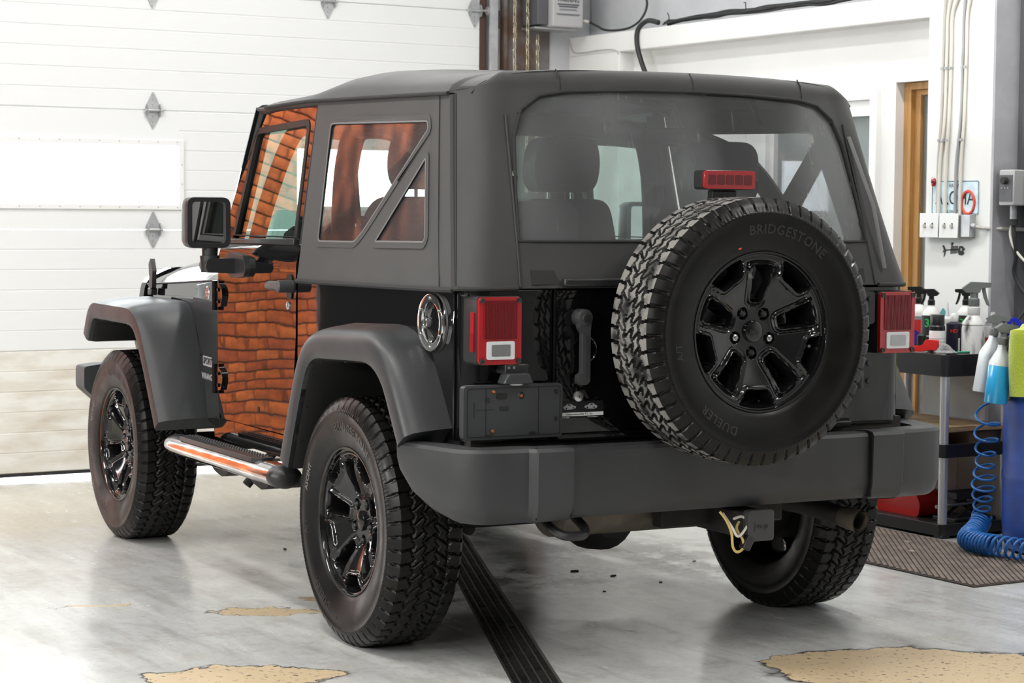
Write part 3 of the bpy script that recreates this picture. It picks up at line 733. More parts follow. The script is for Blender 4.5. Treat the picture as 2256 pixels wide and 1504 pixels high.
# ---------------------------------------------------------------- wheels
TR, TC = .394, .3905
def tire_mesh():
    NT = 672; NP = 56.0
    prof = []
    half = [(.232, .098), (.240, .107), (.252, .111), (.275, .119), (.300, .1245), (.322, .126), (.340, .1245), (.3435, .1265), (.350, .1262), (.3535, .1235), (.364, .1195), (.374, .114), (.3825, .1075)]
    tread = [(.3925 + .0015*(1-(w/.098)**2), w) for w in np.linspace(.098, -.098, 43)]
    prof = half + tread + [(r, -w) for r, w in half[::-1]]
    prof = np.array(prof); k = len(prof)
    th = np.arange(NT)/NT*2*PI
    rr = np.repeat(prof[:, 0][None, :], NT, 0); ww = np.repeat(prof[:, 1][None, :], NT, 0)
    s = (th/(2*PI)*NP)[:, None]+0*ww          # pitch units
    def tri(x): return 2*np.abs(x-np.floor(x+.5))
    def groove(d, hw): return np.clip(1-(np.abs(d)/hw), 0, 1)**.35
    a = np.abs(ww); sg = np.sign(ww)
    dep = np.zeros_like(rr)
    sh = s + .5*(sg > 0)
    # circumferential zigzags
    g1 = groove(a-(.058+.0055*(tri(sh)-.5)*2), .0042); g2 = groove(a-(.020+.007*(tri(sh*1.0+.25)-.5)*2), .0036)
    # lateral grooves
    fr = lambda x: (x+.5) % 1-.5
    lat_sh = groove(fr(sh+ww*4.0*sg), .085)*(a > .056)
    lat_mid = groove(fr(sh+.35+(a-.04)*16), .075)*(a > .018)*(a < .060)
    lat_c = groove(fr(s+ww*14), .06)*(a <= .021)
    sipe = .25*groove(fr(s*4+ww*30), .12)*(a < .095)
    tread_zone = (rr > .3885)
    dep = np.maximum.reduce([g1, g2, lat_sh, lat_mid, lat_c])*.0085*tread_zone
    dep = np.maximum(dep, sipe*.0022*tread_zone)
    # shoulder lugs running down onto the sidewall
    zone = (rr > .356) & (rr <= .3885)
    lug = (np.abs(fr(sh+ww*4.0*sg)) < .10)
    dep += np.where(zone & lug, .0065, 0)
    fine = ((rr > .3455) & (rr < .3545))*(np.abs(fr(s*3)) < .08)*.0012
    rr2 = rr-np.where(zone, dep*.6, dep); ww2 = ww-np.where(zone, sg*dep*.8, 0)-sg*fine
    X = rr2*np.cos(th)[:, None]; Y = rr2*np.sin(th)[:, None]
    V = np.stack([X, Y, ww2], -1).reshape(-1, 3)
    idx = np.arange(NT*k).reshape(NT, k); n = np.roll(idx, -1, 0)
    F = np.stack([idx[:, :-1], idx[:, 1:], n[:, 1:], n[:, :-1]], -1).reshape(-1, 4)
    me = bpy.data.meshes.new('tire'); me.from_pydata(V.tolist(), [], F.tolist()); me.update()
    me.polygons.foreach_set('use_smooth', [True]*len(me.polygons)); me.set_sharp_from_angle(angle=R(38)); me.materials.append(MATS['rubber'])
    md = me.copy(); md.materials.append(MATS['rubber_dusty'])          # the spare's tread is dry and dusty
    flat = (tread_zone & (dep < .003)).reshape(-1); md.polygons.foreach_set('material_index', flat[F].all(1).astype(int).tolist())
    return me, md
def sdf_poly(px, py, poly):
    P = np.array(poly); d = np.full(px.shape, 1e9); inside = np.zeros(px.shape, bool)
    for i in range(len(P)):
        a = P[i]; b = P[(i+1) % len(P)]; e = b-a
        t = np.clip(((px-a[0])*e[0]+(py-a[1])*e[1])/(e@e), 0, 1)
        d = np.minimum(d, np.hypot(px-a[0]-t*e[0], py-a[1]-t*e[1]))
        c = ((a[1] <= py) & (b[1] > py)) | ((b[1] <= py) & (a[1] > py))
        xi = a[0]+(py-a[1])/(e[1] if abs(e[1]) > 1e-12 else 1e-12)*e[0]
        inside ^= c & (px < xi)
    return np.where(inside, -d, d)
def rim_mesh():
    NT, NR = 360, 74
    th = np.arange(NT)/NT*2*PI; ra = np.concatenate([np.linspace(.030, .075, 14), np.linspace(.078, .2265, NR-14)])
    T, Rr = np.meshgrid(th, ra, indexing='ij'); u = Rr*np.cos(T); v = Rr*np.sin(T)
    # fold to one 72 degree sector centred at 90 deg
    fold = (T-PI/2+R(36)) % R(72)-R(36); fu = Rr*np.sin(fold); fv = Rr*np.cos(fold)
    win = rounded([(-.0165, .090), (.0165, .090), (.0335, .193), (-.0335, .193)], .008, 4)
    d1 = sdf_poly(fu, fv, win)
    fold2 = (T-PI/2) % R(72)-R(36); gu = Rr*np.sin(fold2); gv = Rr*np.cos(fold2)
    arc = [(math.sin(a)*.221, math.cos(a)*.221) for a in np.linspace(R(15.5), R(-15.5), 9)]
    opn = rounded([(-.036, .172), (.036, .172)]+arc, [.007, .007]+[.004]+[0]*7+[.004], 3)
    d2 = sdf_poly(gu, gv, opn)
    d3 = np.full(Rr.shape, 1e9)
    for k in range(5):
        a = -PI/2+k*R(72); d3 = np.minimum(d3, np.hypot(u-.0635*math.cos(a), v-.0635*math.sin(a))-.0165)
    ss = lambda x, a, b: (lambda t: t*t*(3-2*t))(np.clip((x-a)/(b-a), 0, 1))
    h = .052+.036*ss(Rr, .055, .19)                      # dished face
    bead = lambda d, c, w: np.exp(-((d-c)/w)**2)
    h = h+.0055*bead(d1, .0055, .0042)-.0050*bead(d1, .0150, .0045)
    h = h+.0065*ss(-d2, -.016, -.011)*(Rr > .1)+.003*bead(d2, .006, .004)
    groovef = ss(Rr, .205, .214); h = h*(1-groovef)+(.093)*groovef
    h = h-.012*(1-ss(d1, .0005, .0040))-.012*(1-ss(d2, .0005, .0040))
    h = np.where(np.minimum(d1, d2) < 0, h-.060*np.clip(-np.minimum(d1, d2)/.0022, 0, 1), h)
    h = h-.018*(1-ss(d3, -.002, .002))*(1)
    V = np.stack([u, v, h], -1).reshape(-1, 3).tolist(); idx = np.arange(NT*NR).reshape(NT, NR); n = np.roll(idx, -1, 0)
    dm = np.minimum(d1, d2); q = np.maximum.reduce([dm[:, :-1], dm[:, 1:], np.roll(dm, -1, 0)[:, :-1], np.roll(dm, -1, 0)[:, 1:]])
    F = np.stack([idx[:, :-1], n[:, :-1], n[:, 1:], idx[:, 1:]], -1)[q > -.0026].reshape(-1, 4).tolist()
    mb = MB(); mb.v = [tuple(x) for x in V]; mb.f = [tuple(x) for x in F]
    # lip, barrel and back of the rim
    mb.lathe([(.2265, .093), (.2270, .100), (.2300, .1055), (.2352, .1060), (.2362, .1030), (.2335, .0985), (.2240, .0960), (.2180, .070), (.2110, .050), (.2110, -.06), (.224, -.095), (.236, -.105), (.2335, -.1), (.218, -.085), (.207, -.06), (.207, .05), (.2225, .088), (.2265, .093)], n=120)
    o = mb.out('rim_tmp', 'wheel', smooth=40); me = o.data; bpy.data.objects.remove(o); return me
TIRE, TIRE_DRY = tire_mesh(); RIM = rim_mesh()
def tmp_mesh(mb, m, smooth=35):
    o = mb.out('tmp', m, smooth=smooth); me = o.data; bpy.data.objects.remove(o); return me
mbn = MB()
mbn.lathe([(0, .062), (.006, .062), (.0065, .060), (.0100, .056), (.0100, .034), (0, .034)], n=6); NUT = tmp_mesh(mbn, 'plastic')
mbn = MB(); mbn.lathe([(0, .062), (.005, .062), (.0055, .059), (.0105, .056), (.0105, .034), (0, .034)], n=6); NUTS = tmp_mesh(mbn, 'steel')
CAP = tmp_mesh(MB().lathe([(0, .066), (.024, .0655), (.030, .0625), (.0325, .056), (.033, .03), (0, .03)], n=36), 'wheel')
DISC = tmp_mesh(MB().lathe([(0, .02), (.07, .02), (.075, -.01), (.155, -.012), (.155, -.03), (.09, -.03), (.075, -.05), (0, -.05)], n=48), 'under')
VALVE = tmp_mesh(MB().cyl((.203*math.cos(R(-12)), .203*math.sin(R(-12)), .045), (.190*math.cos(R(-12)), .190*math.sin(R(-12)), .082), .0045, 8), 'steel')
def arc_text(txt, size, r, ang, m, depth=.0008, spacing=1.0, flip=False):
    V, F = text_raw(txt, size, depth=depth, spacing=spacing, offset=.0004, res=2)
    out = []
    for x, y, z in V:
        rad = r+y if not flip else r-y
        a = ang-x/r if not flip else ang+x/r
        # follow the bulge of the sidewall
        w = float(np.interp(rad, [.24, .252, .275, .300, .322, .340], [.107, .111, .119, .1245, .126, .1245]))
        out.append((rad*math.cos(a), rad*math.sin(a), w+z+.0003))
    return out, F
def merged(lst, m):
    mb = MB()
    for V, F in lst: mb.add(V, F)
    return tmp_mesh(mb, m, 0)
TXT_BIG = [merged([q], 'letter') for q in (arc_text('BRIDGESTONE', .040, .300, R(75), 'letter', spacing=1.12), arc_text('DUELER', .036, .300, R(238), 'letter', spacing=1.15), arc_text('A/T', .030, .300, R(190), 'letter', spacing=1.1))]
TXT_PALE = merged([arc_text('ASCENT', .024, .303, R(158), 'letter_pale', spacing=1.1)], 'letter_pale')
LOGO = None
def cap_logo():
    V, F = text_raw('Jeep', .019, depth=.0006, offset=.0005, res=3)
    return merged([([(x, y, .0658+z) for x, y, z in V], F)], 'letter')
LOGO = cap_logo()
def wheel(M4, rot, label, steelnuts=(), spare=False):
    def add(nm, me, parent, Rm=None):
        o = bpy.data.objects.new(nm, me); COL.objects.link(o); o.parent = parent
        if Rm is not None: o.matrix_local = Rm
        return o
    w = add('wheel', RIM, car, M4 @ Matrix.Rotation(rot, 4, 'Z')); lab(w, label)
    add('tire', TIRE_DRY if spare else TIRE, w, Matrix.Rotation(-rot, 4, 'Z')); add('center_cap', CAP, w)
    for k in range(5): add('lug_nut', NUTS if k in steelnuts else NUT, w, Matrix.Translation((.0635*math.cos(-PI/2+k*R(72)), .0635*math.sin(-PI/2+k*R(72)), 0)))
    if not spare: add('brake_disc', DISC, w)
    add('valve_stem', VALVE, w)
    [add('sidewall_lettering', q, w, Matrix.Rotation(-rot, 4, 'Z')) for q in TXT_BIG]
    if not spare: add('pale_sidewall_lettering', TXT_PALE, w, Matrix.Rotation(-rot, 4, 'Z'))
    add('cap_lettering', LOGO, w)
    return w
def basis(xa, ya, za, loc): return Matrix(((xa[0], ya[0], za[0], loc[0]), (xa[1], ya[1], za[1], loc[1]), (xa[2], ya[2], za[2], loc[2]), (0, 0, 0, 1)))
LEFT = lambda y: basis((0, -1, 0), (0, 0, 1), (-1, 0, 0), (-.786, y, TC)); RIGHT = lambda y: basis((0, 1, 0), (0, 0, 1), (1, 0, 0), (.786, y, TC))
wheel(LEFT(0), R(5), 'rear left wheel with black five-spoke rim')
wheel(LEFT(2.424), R(36), 'front left wheel with black five-spoke rim')
wheel(RIGHT(0), R(20), 'rear right wheel seen from its inner side')
wheel(RIGHT(2.424), R(50), 'front right wheel')
SPY = -.8836
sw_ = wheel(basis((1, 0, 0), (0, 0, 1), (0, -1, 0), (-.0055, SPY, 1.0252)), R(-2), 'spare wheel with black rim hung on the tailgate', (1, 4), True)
MB().cyl((-.098, .245, .1125), (-.098, .245, .1140), .0075, 12).out('red_dot', 'orange_dot', sw_)

# ---------------------------------------------------------------- tub: quarter panels, rear corners, floor
XB = .79; YR = -.645; ZR = 1.150
def quarter(s):
    pts = [(.655, 1.148), (-.56, 1.148), (-.56, .70), (-.50, .70), (-.42, .80), (-.30, .92), (.22, .92), (.36, .80), (.50, .56), (.66, .53)]
    b = MB().plate(pts, [], 0, .02, lambda u, v, w: (s*(XB+.008-w), u, v))
    return b.out('quarter_panel', 'paint', car, smooth=30, bevel=.004)
side(quarter)
def corner(s):
    path = [(XB, -.56)] + [(XB-.065+.065*math.cos(a), -.58-.065*math.sin(a)) for a in np.linspace(0, PI/2, 9)] + [(.70, YR), (.60, YR), (.5175, YR)]
    zs = [.70, .72, .8, .9, 1.0, 1.1, 1.135, 1.148, 1.150]; off = [0, 0, .003, .006, .006, .004, .002, .004, .012]
    V = []; F = []
    for z, o in zip(zs, off):
        for i, (x, y) in enumerate(path):
            V.append((s*x, y+(o*.3 if i > 8 else 0), z))
    n = len(path)
    for a in range(len(zs)-1):
        for b in range(n-1): F.append((a*n+b, a*n+b+1, (a+1)*n+b+1, (a+1)*n+b))
    m = finish('rear_corner', V, F, 'paint', car, smooth=40)
    solid(m, .015, -1)
    return m
side(corner)
# body crease line on the corner
for s in (-1, 1):
    MB().tube([(s*(XB+.001), -.56, 1.142), (s*(XB-.004), -.61, 1.142), (s*(XB-.02), -.632, 1.142), (s*(XB-.06), YR-.001, 1.142), (s*.5175, YR-.001, 1.142)], .0035, 8).out('corner_bead', 'paint', car)
    MB().b2(s*.42, s*.775, -.62, 1.45, .50, .53).out('floor_pan', 'under', car, smooth=0)
    # inner wheel house and inner tub wall
    wh = MB().plate([(.62, .53), (.45, .80), (.30, 1.0), (-.34, 1.0), (-.56, .82), (-.56, .53), (-.42, .53), (-.40, .75), (-.28, .92), (.25, .92), (.37, .78), (.52, .53)], [], 0, .30, lambda u, v, w: (s*(.775-w), u, v))
    wh.out('wheel_house', 'dark', car, smooth=0)
    MB().b2(s*.55, s*.56, -.62, .62, .50, 1.0).out('inner_tub_wall', 'dark', car, smooth=0)
    MB().b2(s*.715, s*.79, -.62, .66, 1.120, 1.150).out('body_rail', 'paint', car, bevel=.008)
MB().b2(-.56, .56, -.62, .35, .60, .625).out('cargo_floor', 'dark', car, smooth=0)
MB().b2(-.56, .56, .35, 1.45, .48, .505).out('cabin_floor', 'dark', car, smooth=0)
MB().b2(-.55, .55, -.625, -.60, .60, .72).out('rear_sill', 'paint', car, bevel=.005)
MB().b2(-.78, .78, -.64, -.60, .66, .72).out('rear_valance', 'under', car, smooth=0)

# ---------------------------------------------------------------- tailgate
tgm = MB()
GX0, GX1 = -.512, .560
def gate_pt(u, v):
    x = GX0+(GX1-GX0)*u; z = .716+(1.150-.716)*v
    y = YR-.014-.006*math.sin(PI*v)
    # shallow vertical swage that frames the handle
    if v > .96: y += .004*(v-.96)/.04
    return (x, y, z)
tgm.grid(gate_pt, 40, 24)
tg = tgm.out('tailgate', 'paint', car, smooth=50); solid(tg, .03, -1)
MB().b2(GX0-.0005, GX0+.0, YR-.012, YR, .72, 1.148).out('gate_seam', 'seal', tg, smooth=0)
MB().b2(GX0, GX1, YR-.030, YR-.012, .696, .716).out('gate_lower_edge', 'paint', tg, bevel=.004)
MB().b2(GX0, GX1, YR-.004, YR+.02, 1.150, 1.166).out('gate_top_rail', 'paint', tg, bevel=.006)
# handle: boss with push button, grip bar with hooked end
GY = YR-.022
hd = MB(); hd.lathe([(.0, -.046), (.012, -.046), (.0125, -.040), (.016, -.040), (.0235, -.038), (.026, -.033), (.026, .012), (0, .012)], (-.436, GY, 1.060), 'y', 28)
hdo = hd.out('gate_handle', 'plastic_grey', tg)
MB().lathe([(0, -.0485), (.0115, -.048), (.012, -.044), (0, -.044)], (-.436, GY, 1.060), 'y', 24).out('push_button', 'plastic', hdo)
gb = MB().plate(rounded([(-.022, 1.052), (.020, 1.052), (.016, 1.02), (.016, .872), (.006, .862), (-.018, .862), (-.024, .874), (-.024, .892), (-.012, .896), (-.010, .905), (-.010, 1.015), (-.022, 1.03)], .008, 3), [], -.036, -.012, lambda u, v, w: (-.434+u, GY+w, v))
gb.out('grip_bar', 'plastic_grey', hdo, bevel=.003)
MB().plate([( .000, 1.005), (.009, 1.005), (.009, .882), (.000, .882)], [], -.0375, -.035, lambda u, v, w: (-.434+u, GY+w, v)).out('grip_groove', 'bracket', hdo, smooth=0)
MB().box((-.440, GY-.008, .872), (.020, .03, .018)).out('grip_foot', 'plastic_grey', hdo, bevel=.003)
MB().lathe([(.030, .004), (.040, -.004), (.043, .004)], (-.416, YR-.018, .965), 'y', 32, open_=True).out('handle_cup', 'paint', hdo)
lk_ = MB().lathe([(0, -.006), (.009, -.0065), (.0155, -.004), (.0165, .004), (0, .004)], (-.437, YR-.020, .826), 'y', 24).out('key_lock', 'badge', tg)
MB().box((-.437, YR-.0268, .826), (.002, .001, .009)).out('key_slot', 'seal', lk_, smooth=0)
# dealer sticker
stk = MB().plate([(-.517+.008, .762), (-.352, .762), (-.352, .812), (-.509, .812)], [], 0, .0006, lambda u, v, w: (u, YR-.0216-w, v)).out('dealer_sticker', 'sticker_black', tg, smooth=0)
MB().plate([(-.509, .768), (-.352, .768), (-.352, .7785), (-.509, .7785)], [], 0, .0004, lambda u, v, w: (u, YR-.0224-w, v)).out('white_band', 'sticker_white', stk, smooth=0)
text('sticker_name', 'Centre automobile F.G. inc.', .0082, lambda u, v, w: (u-.4345, YR-.0229-w*.2, v+.7735), 'ink' , stk, offset=.0002)
text('sticker_phone', '514 645-6080', .0062, lambda u, v, w: (u-.485, YR-.0224-w*.2, v+.7640), 'sticker_white', stk)
text('sticker_web', 'centreautomobilefg.com', .0036, lambda u, v, w: (u-.389, YR-.0224-w*.2, v+.7640), 'sticker_white', stk)
for cx, fl in ((-.467, 1), (-.395, -1)):
    carp = [(-.022, -.003), (-.018, -.007), (-.008, -.0085), (.012, -.0075), (.021, -.004), (.022, .001), (.012, .003), (.004, .0085), (-.008, .0085), (-.015, .003), (-.022, .001)]
    MB().plate(rounded(carp, .003, 2), [circle(.0028, 8, (-.011, -.0045)), circle(.0028, 8, (.012, -.004))], 0, .0004, lambda u, v, w, cx=cx, fl=fl: (cx+u*fl, YR-.0224-w, v+.796)).out('car_picture', 'sticker_grey', stk, smooth=0)
    MB().plate(rounded([(-.006, .0035), (.004, .0035), (.0, .0072), (-.006, .0072)], .001, 2), [], 0, .0004, lambda u, v, w, cx=cx, fl=fl: (cx+u*fl, YR-.0230-w, v+.796)).out('car_picture_window', 'sticker_black', stk, smooth=0)
# hinges on the right edge
for z in (1.075, .87):
    h = MB(); h.plate(rounded([(.46, z-.045), (.60, z-.055), (.635, z-.05), (.635, z+.05), (.60, z+.055), (.46, z+.045)], .01, 3), [], 0, .022, lambda u, v, w: (u, YR-.018-w, v))
    ho = h.out('gate_hinge', 'plastic', tg, bevel=.003)
    MB().cyl((.575, YR-.043, z-.05), (.575, YR-.043, z+.05), .014, 14).out('hinge_barrel', 'plastic', ho)
    for zz in (-.028, .028): MB().cyl((.612, YR-.046, z+zz), (.612, YR-.038, z+zz), .009, 6).out('hinge_bolt', 'plastic', ho, smooth=0)
# spare carrier and third brake light
cr = MB(); cr.box((-.0055, -.715, 1.025), (.20, .07, .20)); cr.tube([(-.20, YR-.03, 1.10), (-.06, -.72, 1.06)], .022, 10); cr.tube([(.20, YR-.03, 1.10), (.05, -.72, 1.06)], .022, 10); cr.tube([(.20, YR-.03, .90), (.05, -.72, 1.0)], .022, 10); cr.tube([(-.20, YR-.03, .90), (-.06, -.72, 1.0)], .022, 10)
cro = cr.out('spare_carrier', 'plastic', tg)
MB().lathe([(0, -.16), (.065, -.16), (.08, -.10), (.08, .02), (0, .02)], (-.0055, -.73, 1.0252), 'y', 30).out('carrier_hub', 'dark', cro)
br = MB(); br.plate([(-.055, 1.10), (.045, 1.10), (.040, 1.44), (-.045, 1.44)], [], 0, .03, lambda u, v, w: (u, -.775+w, v)); bro = br.out('brake_light_arm', 'plastic', tg, bevel=.005)
bh = MB(); bh.plate(rrect(.186, .058, .012, c=(.0, 1.470)), [], 0, .045, lambda u, v, w: (u, -.790+w, v)); bh.out('third_brake_light', 'plastic', bro, bevel=.004)
bh = MB(); bh.plate(rrect(.182, .054, .011, c=(.0, 1.470)), [], 0, .012, lambda u, v, w: (u, -.800+w, v)); bho = bh.out('brake_lens', 'red_rim', bro, bevel=.004)
for k in range(5): MB().plate(rrect(.026, .030, .004, c=(-.064+k*.032, 1.470)), [], 0, .002, lambda u, v, w: (u, -.8015+w, v)).out('brake_led_cell', 'red_deep', bro, bevel=.001)

# ---------------------------------------------------------------- tail lamps
def lamp(s):
    xi, xo, z0, z1, yl = .6466, .7846, .9296, 1.1245, -.698
    xm, zm = (xi+xo)/2, (z0+z1)/2; wd, ht = xo-xi, z1-z0
    f = lambda y0: (lambda u, v, w: (s*(xm+u), y0+w, zm+v))
    h = MB().plate(rrect(wd+.004, ht+.004, .014), [], 0, .085, f(yl+.012)).out('tail_lamp', 'plastic', car, bevel=.004); lab(h, 'red tail lamp in a black housing')
    MB().plate(rrect(wd, ht, .014), [], 0, .016, f(yl)).out('lens_base', 'red_rim', h, bevel=.006, seg=3)
    MB().plate(rrect(wd-.030, ht*.58, .006, c=(0, ht*.165)), [], 0, .004, f(yl-.003)).out('ribbed_red_lens', 'red_lens', h, bevel=.001)
    ro = MB().plate(rrect(wd-.048, ht*.27, .006, c=(0, -ht*.29)), [], 0, .005, f(yl-.0045)).out('reverse_lens', 'clear_lens', h, bevel=.0015)
    MB().plate(rrect(wd-.078, ht*.17, .003, c=(0, -ht*.29)), [], 0, .002, f(yl-.0058)).out('reverse_reflector', 'steel', h, smooth=0)
    fr_ = MB()
    for k in range(22):
        x = -.050+k*.0048; fr_.b2(s*(xm+x)-.0009, s*(xm+x)+.0009, yl-.0045, yl-.0025, zm-ht*.12, zm+ht*.45)
    fr_.out('lens_ribs', 'red_deep', h, smooth=0)
    for a in (-1, 1):
        for b in (-1, 1): MB().lathe([(0, -.003), (.0045, -.003), (.0075, -.0045), (.0085, .006), (0, .006)], (s*(xm+a*(wd/2-.010)), yl-.001, zm+b*(ht/2-.010)), 'y', 14).out('lamp_screw', 'plastic', h)
    mk_ = MB().plate(rrect(.020, .115, .004), [], 0, .004, lambda u, v, w: (s*(xo+.002+w), yl+.034+u, zm-.004+v)).out('side_reflector', 'red_rim', h, bevel=.001)
    MB().plate(rrect(.019, .055, .003), [], 0, .0012, lambda u, v, w: (s*(xo+.006+w), yl+.034+u, zm-.034+v)).out('side_marker', 'red_lens', h, smooth=0)
    return h
side(lamp)

# ---------------------------------------------------------------- empty license plate bracket with lamp hood
lb = MB().plate(rrect(.325, .158, .016), [], 0, .026, lambda u, v, w: (-.672+u, -.700+w, .792+v)).out('plate_bracket', 'bracket', car, bevel=.004)
MB().plate(rrect(.305, .142, .010), [rrect(.301, .138, .010)], 0, .001, lambda u, v, w: (-.670+u, -.7012+w, .792+v)).out('bracket_rim_line', 'seal', lb, smooth=0)
bd = MB()
for (x, z, w_, h_) in [(-.762, .792, .0015, .142), (-.590, .792, .0015, .142), (-.765, .800, .055, .0015), (-.800, .800, .0015, .045)]: bd.box((x, -.7008, z), (w_, .001, h_))
bd.out('bracket_grooves', 'seal', lb, smooth=0)
for (x, z, w_, h_) in [(-.712, .838, .034, .018), (-.703, .802, .028, .013), (-.532, .846, .012, .014), (-.532, .766, .010, .012), (-.610, .728, .020, .008), (-.752, .724, .026, .008), (-.757, .828, .015, .016)]:
    MB().plate(rrect(w_, h_, min(w_, h_)*.4), [], 0, .002, lambda u, v, w, x=x, z=z: (x+u, -.7018+w, z+v)).out('bracket_slot', 'seal', lb, smooth=0)
MB().lathe([(0, -.003), (.007, -.003), (.011, .0), (0, .0)], (-.648, -.7005, .838), 'y', 16).out('bracket_boss', 'plastic', lb)
for (x, z) in ((-.738, .852), (-.740, .738), (-.648, .838)): MB().lathe([(0, -.006), (.0035, -.006), (.0055, -.001), (0, -.001)], (x, -.7005, z), 'y', 10).out('copper_screw', 'copper', lb)
lh = MB().plate([(-.050, 0), (.050, 0), (.036, .030), (-.036, .030)], [], 0, .050, lambda u, v, w: (-.668+u, -.728+w, .874+v)).out('plate_lamp_hood', 'bracket', lb, bevel=.005)
MB().lathe([(0, -.006), (.018, -.004), (.022, .0), (0, .0)], (-.668, -.708, .874), 'z', 18).out('plate_lamp', 'clear_lens', lb)
for x in (-.689, -.672): MB().box((x, -.700, .920), (.008, .004, .007)).out('chrome_clip', 'steel', lb, smooth=0)
MB().b2(-.70, -.62, -.70, -.64, .90, .930).out('bracket_mount', 'plastic', lb, bevel=.004)

# ---------------------------------------------------------------- fuel filler ring
FQ = (-.797, -.432, 1.039)
fo = MB().lathe([(.078, .004), (.086, .004), (.087, -.010), (.085, -.018), (.083, -.019), (.062, -.016), (.060, -.012), (.060, .004)], FQ, 'x', 48, open_=True).out('fuel_filler', 'chrome', car)
MB().lathe([(.0925, .006), (.0925, -.002), (.085, -.006), (.085, .006)], FQ, 'x', 48, open_=True).out('filler_gasket', 'seal', fo)
MB().lathe([(0, .006), (.061, .006), (.061, -.010), (.0605, -.010), (.060, .005), (0, .005)], FQ, 'x', 36).out('filler_cup', 'plastic_grey', fo)
for k in range(6):
    a = R(30+60*k); MB().lathe([(0, -.0215), (.004, -.021), (.0055, -.018), (0, -.017)], (FQ[0], FQ[1]+.073*math.cos(a), FQ[2]+.073*math.sin(a)), 'x', 10).out('filler_screw', 'steel', fo)
MB().lathe([(0, -.008), (.012, -.007), (.016, .004), (0, .004)], (FQ[0], FQ[1]+.038, FQ[2]-.002), 'x', 14).out('filler_latch', 'plastic_grey', fo)
MB().box((FQ[0]-.004, FQ[1]+.050, FQ[2]), (.014, .022, .026)).out('filler_hinge', 'chrome', fo, bevel=.002)
for zz in (-.046, .046): MB().box((FQ[0]-.002, FQ[1]+.008, FQ[2]+zz), (.008, .018, .010)).out('filler_stop', 'seal', fo, bevel=.002)
MB().box((FQ[0]-.004, FQ[1]-.046, FQ[2]-.006), (.010, .012, .022)).out('filler_clip', 'plastic_grey', fo, bevel=.002)

